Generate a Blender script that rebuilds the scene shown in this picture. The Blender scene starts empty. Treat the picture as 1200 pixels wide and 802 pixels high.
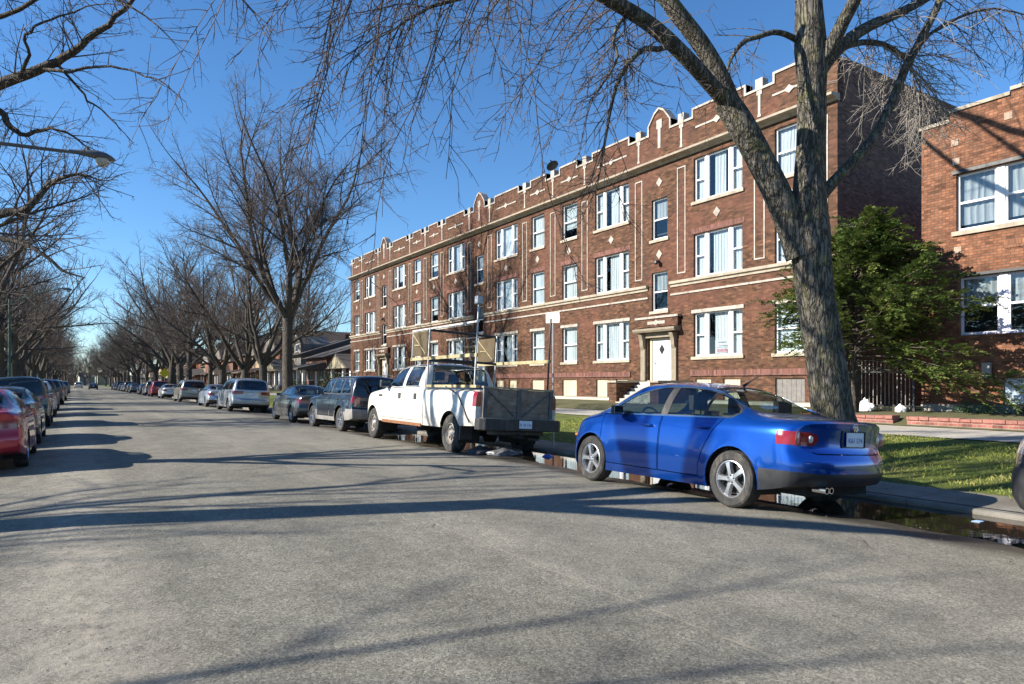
# Street of brick flats with parked cars, built object by object
SKY_STRENGTH, SUN_STRENGTH, EXPOSURE = .088, 5.0, 1.15
import bpy, bmesh, math, random
import numpy as np
from mathutils import Vector, Matrix, noise as mnoise
PI = math.pi
R = math.radians
scene = bpy.context.scene
COL = scene.collection

# ------------------------------------------------------------------ helpers
def link(o, parent=None):
    COL.objects.link(o)
    if parent is not None:
        o.parent = parent
    return o

def tag(o, label=None, cat=None, group=None, kind=None):
    if label: o['label'] = label
    if cat: o['category'] = cat
    if group: o['group'] = group
    if kind: o['kind'] = kind
    return o

def thing(name, label, cat, loc=(0, 0, 0), rot=(0, 0, 0), group=None):
    o = bpy.data.objects.new(name, None)
    link(o)
    o.empty_display_size = 0.2
    o.location = loc
    o.rotation_euler = rot
    return tag(o, label, cat, group)

KIDS = {}
def copy_tree(o, parent=None, swap=None):
    """a copy of a thing together with copies of its parts and sub-parts (mesh data shared)"""
    c = o.copy()
    COL.objects.link(c)
    c.parent = parent
    if swap and c.type == 'MESH':
        for s in c.material_slots:
            m = s.material
            if m is not None and m.name in swap:
                s.link = 'OBJECT'
                s.material = swap[m.name]
    for ch in KIDS.get(o.name, []):
        copy_tree(ch, c, swap)
    return c

def finish(me, smooth=True, angle=35):
    if smooth:
        bm = bmesh.new(); bm.from_mesh(me)
        lim = R(angle)
        for f in bm.faces: f.smooth = True
        for e in bm.edges:
            if len(e.link_faces) == 2:
                try:
                    if e.calc_face_angle(0) > lim: e.smooth = False
                except Exception: pass
        bm.to_mesh(me); bm.free()

def add_obj(name, me, mat, parent=None):
    if mat is not None:
        for m in (mat if isinstance(mat, (list, tuple)) else [mat]):
            me.materials.append(m)
    o = bpy.data.objects.new(name, me)
    link(o, parent)
    if parent is not None:
        KIDS.setdefault(parent.name, []).append(o)
    return o

class MB:
    def __init__(s):
        s.v = []; s.f = []; s.mi = []
        s.cur = 0
    def add(s, vs, fs):
        n = len(s.v)
        s.v.extend(vs)
        s.f.extend([tuple(i + n for i in f) for f in fs])
        s.mi.extend([s.cur] * len(fs))
        return s
    def box(s, x0, x1, y0, y1, z0, z1, M=None):
        if x0 > x1: x0, x1 = x1, x0
        if y0 > y1: y0, y1 = y1, y0
        if z0 > z1: z0, z1 = z1, z0
        vs = [(x0,y0,z0),(x1,y0,z0),(x1,y1,z0),(x0,y1,z0),(x0,y0,z1),(x1,y0,z1),(x1,y1,z1),(x0,y1,z1)]
        if M is not None: vs = [tuple(M @ Vector(v)) for v in vs]
        return s.add(vs, [(0,3,2,1),(4,5,6,7),(0,1,5,4),(1,2,6,5),(2,3,7,6),(3,0,4,7)])
    def bar(s, a, b, w, h=None, up=(0, 0, 1)):
        a = Vector(a); b = Vector(b); d = b - a; L = d.length
        if L < 1e-6: return s
        d /= L
        u = Vector(up)
        if abs(u.dot(d)) > .98: u = Vector((1, 0, 0))
        side = d.cross(u).normalized(); u = side.cross(d)
        h = h or w
        vs = []
        for p in (a, b):
            for i, j in ((-1,-1),(1,-1),(1,1),(-1,1)):
                vs.append(tuple(p + side*(i*w/2) + u*(j*h/2)))
        return s.add(vs, [(3,2,1,0),(4,5,6,7),(0,1,5,4),(1,2,6,5),(2,3,7,6),(3,0,4,7)])
    def tube(s, pts, rad, n=8, cap=True):
        pts = [Vector(p) for p in pts]
        if not isinstance(rad, (list, tuple)): rad = [rad]*len(pts)
        m = len(pts); vs = []; fs = []
        ref = None
        for i, p in enumerate(pts):
            d = (pts[min(i+1, m-1)] - pts[max(i-1, 0)])
            if d.length < 1e-9: d = Vector((0,0,1))
            d.normalize()
            if ref is None:
                ref = Vector((1,0,0)) if abs(d.x) < .8 else Vector((0,1,0))
            a = (ref - d*ref.dot(d)).normalized(); b = d.cross(a); ref = a
            for k in range(n):
                t = 2*PI*k/n
                vs.append(tuple(p + (a*math.cos(t) + b*math.sin(t))*rad[i]))
        for i in range(m-1):
            for k in range(n):
                k2 = (k+1) % n
                fs.append((i*n+k, i*n+k2, (i+1)*n+k2, (i+1)*n+k))
        if cap:
            fs.append(tuple(range(n-1, -1, -1)))
            fs.append(tuple((m-1)*n+k for k in range(n)))
        return s.add(vs, fs)
    def lathe(s, prof, n=24, M=None, closed=False, cap=True):
        """prof: (r, h) pairs turned round local Z; M places it"""
        vs = []; fs = []
        m = len(prof)
        for r, h in prof:
            for k in range(n):
                t = 2*PI*k/n
                p = Vector((r*math.cos(t), r*math.sin(t), h))
                vs.append(tuple(M @ p) if M is not None else tuple(p))
        for i in range(m if closed else m-1):
            i2 = (i+1) % m
            for k in range(n):
                k2 = (k+1) % n
                fs.append((i*n+k, i*n+k2, i2*n+k2, i2*n+k))
        if not closed and cap:
            if prof[0][0] > 1e-4: fs.append(tuple(range(n-1, -1, -1)))
            if prof[-1][0] > 1e-4: fs.append(tuple((m-1)*n+k for k in range(n)))
        return s.add(vs, fs)
    def prism(s, poly, axis, a, b):
        """poly in the two other axes (x: (y,z), y: (x,z), z: (x,y)), from a to b along axis"""
        n = len(poly); vs = []
        for t in (a, b):
            for p, q in poly:
                vs.append((t,p,q) if axis == 'x' else (p,t,q) if axis == 'y' else (p,q,t))
        fs = [tuple(range(n)), tuple(range(2*n-1, n-1, -1))]
        for i in range(n):
            j = (i+1) % n
            fs.append((i, i+n, j+n, j))
        return s.add(vs, fs)
    def quad(s, a, b, c, d):
        return s.add([tuple(a), tuple(b), tuple(c), tuple(d)], [(0,1,2,3)])
    def build(s, name, mat, parent=None, smooth=False, bevel=0, fix=True, angle=35):
        me = bpy.data.meshes.new(name)
        me.from_pydata(s.v, [], s.f); me.update()
        if len(set(s.mi)) > 1: me.polygons.foreach_set('material_index', s.mi)
        if fix:
            bm = bmesh.new(); bm.from_mesh(me)
            bmesh.ops.recalc_face_normals(bm, faces=bm.faces)
            bm.to_mesh(me); bm.free()
        if smooth: finish(me, True, angle)
        o = add_obj(name, me, mat, parent)
        if bevel:
            b = o.modifiers.new('bevel', 'BEVEL'); b.width = bevel; b.segments = 2
            b.limit_method = 'ANGLE'; b.angle_limit = R(40)
        return o

# ------------------------------------------------------------------ node materials
class NT:
    def __init__(s, name):
        m = bpy.data.materials.new(name); m.use_nodes = True
        s.m = m; s.t = m.node_tree; s.t.nodes.clear()
        s.out = s.n('ShaderNodeOutputMaterial')
    def n(s, typ, **kw):
        nd = s.t.nodes.new(typ)
        for k, v in kw.items():
            if k.startswith('_'):
                setattr(nd, k[1:], v)
            else:
                nd.inputs[k.replace('__', ' ')].default_value = v
        return nd
    def l(s, a, b): s.t.links.new(a, b)
    def coord(s, scale=(1,1,1), rot=(0,0,0), kind='Object'):
        tc = s.n('ShaderNodeTexCoord'); mp = s.n('ShaderNodeMapping')
        mp.inputs['Scale'].default_value = scale; mp.inputs['Rotation'].default_value = rot
        s.l(tc.outputs[kind], mp.inputs['Vector'])
        return mp.outputs['Vector']
    def world(s):
        g = s.n('ShaderNodeNewGeometry'); return g.outputs['Position']
    def scaled(s, vec, scale):
        mp = s.n('ShaderNodeMapping'); mp.inputs['Scale'].default_value = scale
        s.l(vec, mp.inputs['Vector']); return mp.outputs['Vector']
    def noise(s, vec, scale, detail=4, rough=.6, out='Fac', dist=0):
        nd = s.n('ShaderNodeTexNoise'); nd.inputs['Scale'].default_value = scale
        nd.inputs['Detail'].default_value = detail; nd.inputs['Roughness'].default_value = rough
        nd.inputs['Distortion'].default_value = dist
        if vec is not None: s.l(vec, nd.inputs['Vector'])
        return nd.outputs[out]
    def vor(s, vec, scale, feature='F1', out='Distance', rnd=1):
        nd = s.n('ShaderNodeTexVoronoi'); nd.feature = feature
        nd.inputs['Scale'].default_value = scale; nd.inputs['Randomness'].default_value = rnd
        if vec is not None: s.l(vec, nd.inputs['Vector'])
        return nd.outputs[out]
    def ramp(s, fac, stops, interp='LINEAR'):
        nd = s.n('ShaderNodeValToRGB'); cr = nd.color_ramp; cr.interpolation = interp
        while len(cr.elements) < len(stops): cr.elements.new(.5)
        for e, (p, c) in zip(cr.elements, stops):
            e.position = p
            e.color = (c, c, c, 1) if not isinstance(c, (tuple, list)) else (*c[:3], 1)
        s.l(fac, nd.inputs['Fac']); return nd.outputs['Color']
    def mix(s, fac, a, b, typ='MIX'):
        nd = s.n('ShaderNodeMix'); nd.data_type = 'RGBA'; nd.blend_type = typ
        for v, i in ((fac, 0), (a, 6), (b, 7)):
            if isinstance(v, (int, float)):
                nd.inputs[i].default_value = v if i == 0 else (v, v, v, 1)
            elif isinstance(v, (tuple, list)): nd.inputs[i].default_value = (*v[:3], 1)
            else: s.l(v, nd.inputs[i])
        return nd.outputs[2]
    def math(s, op, a, b=None, c=None, clamp=False):
        nd = s.n('ShaderNodeMath'); nd.operation = op; nd.use_clamp = clamp
        for i, v in enumerate((a, b, c)):
            if v is None: continue
            if isinstance(v, (int, float)): nd.inputs[i].default_value = v
            else: s.l(v, nd.inputs[i])
        return nd.outputs[0]
    def sep(s, vec):
        nd = s.n('ShaderNodeSeparateXYZ'); s.l(vec, nd.inputs[0]); return nd.outputs
    def comb(s, x, y, z):
        nd = s.n('ShaderNodeCombineXYZ')
        for i, v in enumerate((x, y, z)):
            if isinstance(v, (int, float)): nd.inputs[i].default_value = v
            else: s.l(v, nd.inputs[i])
        return nd.outputs[0]
    def bump(s, h, strength=.3, dist=.02):
        nd = s.n('ShaderNodeBump'); nd.inputs['Strength'].default_value = strength
        nd.inputs['Distance'].default_value = dist
        s.l(h, nd.inputs['Height']); return nd.outputs['Normal']
    def bsdf(s, color=None, rough=.7, metal=0, normal=None, coat=0, spec=.5, coat_rough=.05, surface=True):
        nd = s.n('ShaderNodeBsdfPrincipled')
        for key, v in (('Base Color', color), ('Roughness', rough), ('Metallic', metal)):
            if v is None: continue
            if isinstance(v, (int, float)): nd.inputs[key].default_value = v
            elif isinstance(v, (tuple, list)): nd.inputs[key].default_value = (*v[:3], 1)
            else: s.l(v, nd.inputs[key])
        nd.inputs['Specular IOR Level'].default_value = spec
        if coat:
            nd.inputs['Coat Weight'].default_value = coat
            nd.inputs['Coat Roughness'].default_value = coat_rough
        if normal is not None: s.l(normal, nd.inputs['Normal'])
        if surface: s.l(nd.outputs[0], s.out.inputs['Surface'])
        return nd

MATS = {}
def plain(name, col, rough=.6, metal=0, var=.12, scale=6, bump=0, coat=0, spec=.5, dirt=None):
    """a solid with a little procedural mottling"""
    if name in MATS: return MATS[name]
    t = NT(name); v = t.coord()
    nz = t.noise(v, scale, 5, .65)
    a = tuple(c*(1-var*1.3) for c in col); b = tuple(min(1, c*(1+var)) for c in col)
    c = t.ramp(nz, [(.3, a), (.7, b)])
    if dirt:
        d = t.ramp(t.noise(t.scaled(v, (1, 1, .35)), scale*.7, 6, .7), [(.5, 0), (.72, 1)])
        c = t.mix(d, c, dirt)
    rr = t.ramp(t.noise(v, scale*2.1, 3), [(.3, max(.02, rough*.85)), (.7, min(1, rough*1.12))])
    nrm = t.bump(t.noise(v, scale*9, 4), bump, .01) if bump else None
    t.bsdf(c, rr, metal, nrm, coat, spec)
    MATS[name] = t.m
    return t.m

def paint(name, col, metal=.35, rough=.32, dirt=.25, dust=(.22, .20, .17), zr=(.22, .62)):
    if name in MATS: return MATS[name]
    t = NT(name); v = t.coord()
    fl = t.noise(v, 900, 2, .5)
    c = t.ramp(fl, [(.3, tuple(x*.9 for x in col)), (.7, tuple(min(1, x*1.1) for x in col))])
    z = t.sep(v)[2]
    film = t.ramp(t.noise(v, 3.5, 6, .7), [(.35, 0), (.8, dirt*.55)])
    low = t.math('MULTIPLY', t.ramp(z, [(zr[0], 1), (zr[1], 0)]), t.ramp(t.noise(v, 9, 5, .7), [(.3, .2), (.7, 1)]))
    splash = t.math('ADD', film, t.math('MULTIPLY', low, dirt*1.3), clamp=True)
    c = t.mix(splash, c, dust)
    rg = t.math('ADD', t.math('MULTIPLY', splash, .5), rough, clamp=True)
    b = t.bsdf(c, rg, metal, None, .9, .5, .06)
    cw = t.math('SUBTRACT', .95, splash, clamp=True); t.l(cw, b.inputs['Coat Weight'])
    MATS[name] = t.m
    return t.m

def glass(name, tint=(.35, .4, .42), trans=.6, rough=.02):
    """tinted pane: Fresnel mirror over a see-through tint"""
    if name in MATS: return MATS[name]
    t = NT(name); v = t.coord()
    tr = t.n('ShaderNodeBsdfTransparent'); tr.inputs[0].default_value = (*[c*trans for c in tint], 1)
    gl = t.n('ShaderNodeBsdfGlossy'); gl.inputs[0].default_value = (.95, .97, 1, 1); gl.inputs['Roughness'].default_value = rough
    nr = t.bump(t.noise(v, 1.3, 2), .05, .05); t.l(nr, gl.inputs['Normal'])
    lw = t.n('ShaderNodeLayerWeight'); lw.inputs[0].default_value = .5   # same on both faces of the pane
    f = t.math('ADD', t.math('MULTIPLY', t.math('POWER', lw.outputs['Facing'], 4.5), .9), .085, clamp=True)
    mx = t.n('ShaderNodeMixShader')
    t.l(f, mx.inputs[0]); t.l(tr.outputs[0], mx.inputs[1]); t.l(gl.outputs[0], mx.inputs[2])
    t.l(mx.outputs[0], t.out.inputs['Surface'])
    MATS[name] = t.m
    return t.m

def brick(name, c1, c2, mortar, alt=None, alt_amt=.0, soot=.35, bw=.215, bh=.072, dark=(.05, .035, .03), bumps=.5, zfade=None, patchy=1.0):
    t = NT(name); v = t.coord(); x, y, z = t.sep(v)
    vec = t.comb(t.math('ADD', x, y), z, 0)
    b = t.n('ShaderNodeTexBrick')
    b.inputs['Scale'].default_value = 1; b.inputs['Brick Width'].default_value = bw; b.inputs['Row Height'].default_value = bh
    b.inputs['Mortar Size'].default_value = .009; b.inputs['Mortar Smooth'].default_value = .2
    b.inputs['Bias'].default_value = 0; b.inputs['Color1'].default_value = (*c1, 1); b.inputs['Color2'].default_value = (*c2, 1)
    b.inputs['Mortar'].default_value = (*mortar, 1); b.offset = .5
    t.l(vec, b.inputs['Vector'])
    col = b.outputs['Color']
    # per brick tone: one random value for each brick cell
    row = t.math('FLOOR', t.math('DIVIDE', z, bh))
    u = t.math('FLOOR', t.math('ADD', t.math('DIVIDE', t.math('ADD', x, y), bw), t.math('MULTIPLY', t.math('MODULO', row, 2), .5)))
    wn = t.n('ShaderNodeTexWhiteNoise'); wn.noise_dimensions = '2D'
    t.l(t.comb(u, row, 0), wn.inputs['Vector'])
    tone = t.ramp(wn.outputs['Value'], [(0, .55), (.25, .84), (.6, 1.02), (.88, 1.2), (1, 1.5)])
    col = t.mix(1, col, tone, 'MULTIPLY')
    if alt:
        pt = t.ramp(t.noise(vec, .33*patchy, 3, .55, dist=.6), [(.52, 0), (.58, alt_amt)])
        col = t.mix(pt, col, alt)
        col = t.mix(.35, col, t.mix(1, col, tone, 'MULTIPLY'))
    st = t.ramp(t.noise(t.comb(t.math('MULTIPLY', t.math('ADD', x, y), 1.6), t.math('MULTIPLY', z, .35), 0), 1.1, 6, .7), [(.42, 0), (.75, soot)])
    col = t.mix(st, col, dark)
    h = t.math('ADD', t.math('SUBTRACT', 1, b.outputs['Fac']), t.math('MULTIPLY', t.noise(v, 55, 3), .35))
    t.bsdf(col, .85, 0, t.bump(h, bumps, .008), spec=.25)
    MATS[name] = t.m
    return t.m
# ------------------------------------------------------------------ camera, sky, sun
CAM_H = 1.42
cam_d = bpy.data.cameras.new('camera'); cam = bpy.data.objects.new('camera', cam_d); link(cam)
cam.location = (0, 0, CAM_H)
YAW = math.atan(512/800)
cam.rotation_euler = (R(90), 0, -YAW)
cam_d.sensor_width = 36; cam_d.lens = 24; cam_d.shift_y = .04
cam_d.clip_start = .05; cam_d.clip_end = 5000
scene.camera = cam

SUN_EL, SUN_DIR = R(28), (-.945, .33)
w = bpy.data.worlds.new('World'); scene.world = w; w.use_nodes = True
nt = w.node_tree; bg = nt.nodes['Background']
sky = nt.nodes.new('ShaderNodeTexSky'); sky.sky_type = 'NISHITA'; sky.sun_disc = False
sky.sun_elevation = SUN_EL; sky.sun_rotation = math.atan2(SUN_DIR[0], SUN_DIR[1])
sky.altitude = 100; sky.air_density = 1.0; sky.dust_density = .0; sky.ozone_density = 6.0
hs = nt.nodes.new('ShaderNodeHueSaturation'); hs.inputs['Saturation'].default_value = 1.10
nt.links.new(sky.outputs[0], hs.inputs['Color']); nt.links.new(hs.outputs[0], bg.inputs[0]); bg.inputs[1].default_value = SKY_STRENGTH
sl = bpy.data.lights.new('sun', 'SUN'); so = bpy.data.objects.new('sun', sl); link(so)
sl.energy = SUN_STRENGTH; sl.angle = R(.45); sl.color = (1, .93, .82)
dv = Vector((-SUN_DIR[0]*math.cos(SUN_EL), -SUN_DIR[1]*math.cos(SUN_EL), -math.sin(SUN_EL)))
so.rotation_euler = dv.to_track_quat('-Z', 'Y').to_euler(); so.location = (-30, 20, 40)
vs_ = scene.view_settings
vs_.view_transform = 'Standard'; vs_.look = 'None'; vs_.exposure = EXPOSURE; vs_.gamma = 1

# ------------------------------------------------------------------ ground profile
CURB_R, CURB_L, MID = 8.5, -2.7, 3.05
def road_z(x):
    if x > 6.4: return -.15*(min(x, CURB_R) - 6.4)/2.1
    if x < 0: return -.13*min(1, -x/2.6)
    return 0.
def bumpy(x, y):
    return .018*mnoise.noise((x*.9, y*.55, 3.1)) + .011*mnoise.noise((x*2.7, y*1.9, 7.7))

# road
def mat_road():
    t = NT('asphalt_road'); p = t.world(); x, y, z = t.sep(p)
    big = t.noise(t.scaled(p, (1, .35, 1)), .35, 5, .6)
    mid = t.noise(t.scaled(p, (1, .55, 1)), 2.2, 6, .7)
    c = t.ramp(big, [(.3, (.195, .182, .147)), (.7, (.295, .277, .222))])
    c = t.mix(t.ramp(mid, [(.36, .65), (.62, 0)]), c, (.14, .131, .108))
    # aggregate
    ag = t.vor(p, 90, 'F1', 'Color'); agv = t.n('ShaderNodeSeparateColor'); t.l(ag, agv.inputs[0])
    agt = t.ramp(agv.outputs[0], [(0, .5), (.4, .9), (.75, 1.1), (1, 1.55)])
    c = t.mix(.9, c, t.mix(1, c, agt, 'MULTIPLY'))
    fine = t.noise(p, 180, 3, .7)
    c = t.mix(.6, c, t.mix(1, c, t.ramp(fine, [(.3, .45), (.7, 1.55)]), 'MULTIPLY'))
    blot = t.noise(p, 6.5, 5, .75)
    c = t.mix(.55, c, t.mix(1, c, t.ramp(blot, [(.3, .7), (.7, 1.3)]), 'MULTIPLY'))
    # pale worn seam of grit by the left parking lane
    wob = t.math('MULTIPLY', t.math('SUBTRACT', t.noise(t.scaled(p, (0, 1, 0)), .9, 4), .5), .3)
    ds = t.math('ABSOLUTE', t.math('SUBTRACT', t.math('ADD', x, wob), .05))
    sm = t.math('MULTIPLY', t.ramp(ds, [(0, 1), (.2, .75), (.5, 0)]), t.ramp(t.noise(p, 5, 6, .75), [(.38, .1), (.62, 1)]))
    c = t.mix(t.math('MULTIPLY', sm, .95), c, (.36, .325, .265))
    pit = t.math('MULTIPLY', t.ramp(ds, [(0, 1), (.32, 0)]), t.ramp(t.noise(p, 17, 4, .7), [(.62, 0), (.68, 1)]))
    c = t.mix(t.math('MULTIPLY', pit, .7), c, (.05, .045, .04))
    # paving joint down the middle
    dj = t.math('ABSOLUTE', t.math('SUBTRACT', t.math('ADD', x, t.math('MULTIPLY', wob, .25)), MID))
    jl = t.math('MULTIPLY', t.ramp(dj, [(.0, 1), (.007, .8), (.016, 0)]), t.ramp(t.noise(t.scaled(p, (0, 1, 0)), 3.1, 5, .8), [(.35, .15), (.55, 1)]))
    c = t.mix(t.math('MULTIPLY', jl, .6), c, (.34, .30, .22))
    # two slabs laid at different times
    c = t.mix(t.math('MULTIPLY', t.math('GREATER_THAN', x, MID), .10), c, (.30, .28, .24))
    # hairline cracks
    cr = t.vor(t.scaled(t.mix(.12, p, t.noise(p, 1.5, 5, .7, 'Color')), (1, .6, 1)), .42, 'DISTANCE_TO_EDGE')
    ck = t.math('MULTIPLY', t.ramp(cr, [(0, 1), (.006, 0)]), t.ramp(t.noise(p, .8, 3), [(.55, 0), (.66, .4)]))
    c = t.mix(ck, c, (.035, .033, .03))
    # tar sealed cracks and drip stains
    tw_ = t.math('ABSOLUTE', t.math('SUBTRACT', t.noise(t.scaled(p, (.9, .35, 1)), .55, 4, .6, dist=.4), .5))
    tar = t.math('MULTIPLY', t.ramp(tw_, [(0, 1), (.0035, .9), (.006, 0)]), t.ramp(t.noise(p, .33, 2), [(.6, 0), (.66, .3)]))
    c = t.mix(tar, c, (.05, .048, .045))
    trk = t.math('COSINE', t.math('MULTIPLY', t.math('SUBTRACT', x, 3.05), 3.7))
    c = t.mix(.16, c, t.mix(1, c, t.ramp(trk, [(0, .7), (1, 1.3)]), 'MULTIPLY'))
    # mud and grit near the gutters, wet beside the puddle
    e1 = t.math('ADD', t.math('SUBTRACT', x, 6.2), t.math('MULTIPLY', t.math('SUBTRACT', mid, .5), 1.6))
    gut = t.ramp(e1, [(.0, 0), (.9, 1)])
    c = t.mix(t.math('MULTIPLY', gut, .6), c, (.10, .088, .068))
    wet = t.math('MULTIPLY', t.ramp(z, [(.0, 0), (1, 0)]), 1)
    wz = t.math('ADD', z, .03)
    wet = t.ramp(wz, [(0, 1), (.022, 0)])
    near = t.math('LESS_THAN', t.math('ABSOLUTE', t.math('SUBTRACT', y, 5)), 14)
    right = t.math('GREATER_THAN', x, 5)
    wet = t.math('MULTIPLY', t.math('MULTIPLY', wet, near), right)
    c = t.mix(t.math('MULTIPLY', wet, .72), c, (.022, .018, .014))
    st = t.ramp(t.noise(p, 1.1, 4, .6), [(.66, 0), (.72, .5)])
    c = t.mix(t.math('MULTIPLY', st, .5), c, (.05, .047, .043))
    rg = t.math('SUBTRACT', .9, t.math('MULTIPLY', wet, .55))
    h = t.math('ADD', t.math('MULTIPLY', fine, .5), t.math('ADD', t.math('MULTIPLY', agv.outputs[0], .4), t.math('MULTIPLY', t.noise(p, 14, 5, .7), 1.3)))
    h = t.math('SUBTRACT', h, t.math('ADD', t.math('MULTIPLY', ck, 2), pit))
    t.bsdf(c, rg, 0, t.bump(h, .8, .016), spec=.3)
    return t.m
M_ROAD = mat_road()
def strip_sheet(name, xs, ys, zf, mat, kind='structure'):
    vs = [(x, y, zf(x, y)) for y in ys for x in xs]
    n = len(xs)
    fs = [(j*n+i, j*n+i+1, (j+1)*n+i+1, (j+1)*n+i) for j in range(len(ys)-1) for i in range(n-1)]
    me = bpy.data.meshes.new(name); me.from_pydata(vs, [], fs); me.update()
    for p in me.polygons: p.use_smooth = True
    o = add_obj(name, me, mat)
    return tag(o, kind=kind)
xs = [CURB_L, -2.2, -1.6, -.9, 0, 1, 2, 3, 4, 5, 5.6] + [6 + .1*i for i in range(26)]
ys = [-60, -30, -14] + [-8 + .22*i for i in range(155)] + [30, 36, 44, 60, 90, 140, 220, 330, 480]
def rz(x, y):
    f = max(0, min(1, (x - 5.8)/.8))*max(0, min(1, (y + 8)/2))*max(0, min(1, (25 - y)/3))
    return road_z(x) + f*bumpy(x, y)
strip_sheet('road', xs, ys, rz, M_ROAD)

# big terrain sheet out to the horizon
M_EARTH = None
def mat_earth(name, a, b, sc=1.5):
    t = NT(name); p = t.world()
    c = t.ramp(t.noise(p, sc, 6, .7), [(.3, a), (.7, b)])
    c = t.mix(.5, c, t.mix(1, c, t.ramp(t.noise(p, 40, 4, .7), [(.3, .5), (.7, 1.5)]), 'MULTIPLY'))
    t.bsdf(c, .95, 0, t.bump(t.noise(p, 25, 5, .7), .5, .03), spec=.2)
    return t.m
M_EARTH = mat_earth('dry_earth', (.10, .095, .06), (.16, .15, .10), .4)
mb = MB(); mb.quad((-2500, -2500, -.22), (2500, -2500, -.22), (2500, 2500, -.22), (-2500, 2500, -.22))
tag(mb.build('ground', M_EARTH, fix=False), kind='structure')

def mat_concrete(name, a, b, joint=1.5, dirt=.5):
    t = NT(name); p = t.world(); x, y, z = t.sep(p)
    c = t.ramp(t.noise(p, 1.7, 6, .65), [(.3, a), (.7, b)])
    c = t.mix(.6, c, t.mix(1, c, t.ramp(t.noise(p, 60, 4, .7), [(.3, .65), (.7, 1.3)]), 'MULTIPLY'))
    jd = t.math('ABSOLUTE', t.math('SUBTRACT', t.math('FRACT', t.math('DIVIDE', y, joint)), .5))
    j = t.math('GREATER_THAN', jd, .5 - .008/joint)
    c = t.mix(t.math('MULTIPLY', j, .7), c, (.05, .045, .04))
    d = t.ramp(t.noise(p, .9, 6, .7), [(.48, 0), (.7, dirt)])
    c = t.mix(d, c, (.12, .105, .08))
    t.bsdf(c, .9, 0, t.bump(t.math('SUBTRACT', t.noise(p, 30, 5, .7), t.math('MULTIPLY', j, 1.5)), .4, .01), spec=.3)
    return t.m
M_CURB = mat_concrete('curb_concrete', (.12, .112, .095), (.21, .195, .17), 2.2, .85)
M_WALK = mat_concrete('walk_concrete', (.36, .33, .28), (.48, .45, .39), 1.6, .4)
yy = [-60, -20, 0, 20, 60, 150, 480]
def ypro(pts):   # pts: (x, z) profile -> function
    def f(x, y):
        for (a, za), (b, zb) in zip(pts, pts[1:]):
            if a <= x <= b: return za + (zb - za)*(x - a)/max(1e-6, b - a)
        return pts[-1][1]
    return f
# curbs with real steps
mb = MB(); mb.prism([(CURB_R, -.3), (CURB_R, -.015), (CURB_R+.03, .005), (CURB_R+.17, .005), (CURB_R+.17, -.3)], 'y', -60, 480)
tag(mb.build('curb', M_CURB, bevel=.012), kind='structure')
mb = MB(); mb.prism([(CURB_L, -.3), (CURB_L-.17, -.3), (CURB_L-.17, .02), (CURB_L-.03, .02), (CURB_L, .0)], 'y', -60, 480)
tag(mb.build('curb', M_CURB, bevel=.012), kind='structure')
# concrete apron behind the right curb
M_APR = mat_concrete('apron_concrete', (.15, .138, .115), (.26, .24, .205), 2.2, .9)
strip_sheet('apron', [CURB_R+.17, 9.1, 9.62], yy, ypro([(8, .0), (9.62, .028)]), M_APR)

def mat_lawn():
    t = NT('lawn_soil'); p = t.world()
    c = t.ramp(t.noise(p, .9, 6, .7), [(.3, (.07, .11, .02)), (.55, (.13, .155, .035)), (.75, (.17, .15, .07))])
    c = t.mix(.6, c, t.mix(1, c, t.ramp(t.noise(p, 38, 5, .75), [(.3, .35), (.7, 1.6)]), 'MULTIPLY'))
    mud = t.ramp(t.noise(p, .5, 5, .7), [(.6, 0), (.7, .8)])
    c = t.mix(mud, c, (.11, .09, .06))
    t.bsdf(c, .95, 0, t.bump(t.noise(p, 45, 5, .8), .9, .04), spec=.2)
    return t.m
M_LAWN = mat_lawn()
yl = [-60, -20] + [-6 + 1.0*i for i in range(36)] + [60, 150, 480]
def lawn_z(x, y):
    f = max(0, min(1, (x - 9.5)/.6))*max(0, min(1, (15.2 - x)/.6))
    return .02 + (x - 9.5)/(15.2 - 9.5)*.25 + f*.05*mnoise.noise((x*.5, y*.4, 1.2))
strip_sheet('lawn', [9.5, 9.9, 10.4, 11, 11.7, 12.4, 13.2, 14, 14.7, 15.2], yl, lawn_z, M_LAWN)
strip_sheet('sidewalk', [15.15, 18.0], yy, ypro([(15, .285), (18, .31)]), M_WALK)
M_YARD = mat_earth('yard_soil', (.06, .075, .025), (.14, .12, .075), 1.0)
strip_sheet('yard', [17.98, 18.6, 22.5, 60], yy, ypro([(17.9, .30), (18.6, .50), (22.5, .58), (60, .58)]), M_YARD)
# left side of the street
strip_sheet('lawn', [-8.0, CURB_L-.16], yy, ypro([(-8.1, .1), (-2.8, .012)]), M_LAWN)
strip_sheet('sidewalk', [-10.2, -7.95], yy, ypro([(-10.3, .13), (-7.9, .115)]), M_WALK)
strip_sheet('yard', [-60, -10.15], yy, ypro([(-60, .3), (-10.1, .125)]), M_YARD)

# puddle lying in the right gutter
t = NT('puddle_water'); p = t.world()
t.bsdf((.016, .013, .009), .015, 0, t.bump(t.noise(p, 7, 3), .05, .01), spec=1.0)
strip_sheet('puddle', [6.2, 6.8, 7.4, 8.0, CURB_R-.002], [-7 + 1.0*i for i in range(26)], lambda x, y: -.052, t.m)

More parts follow.
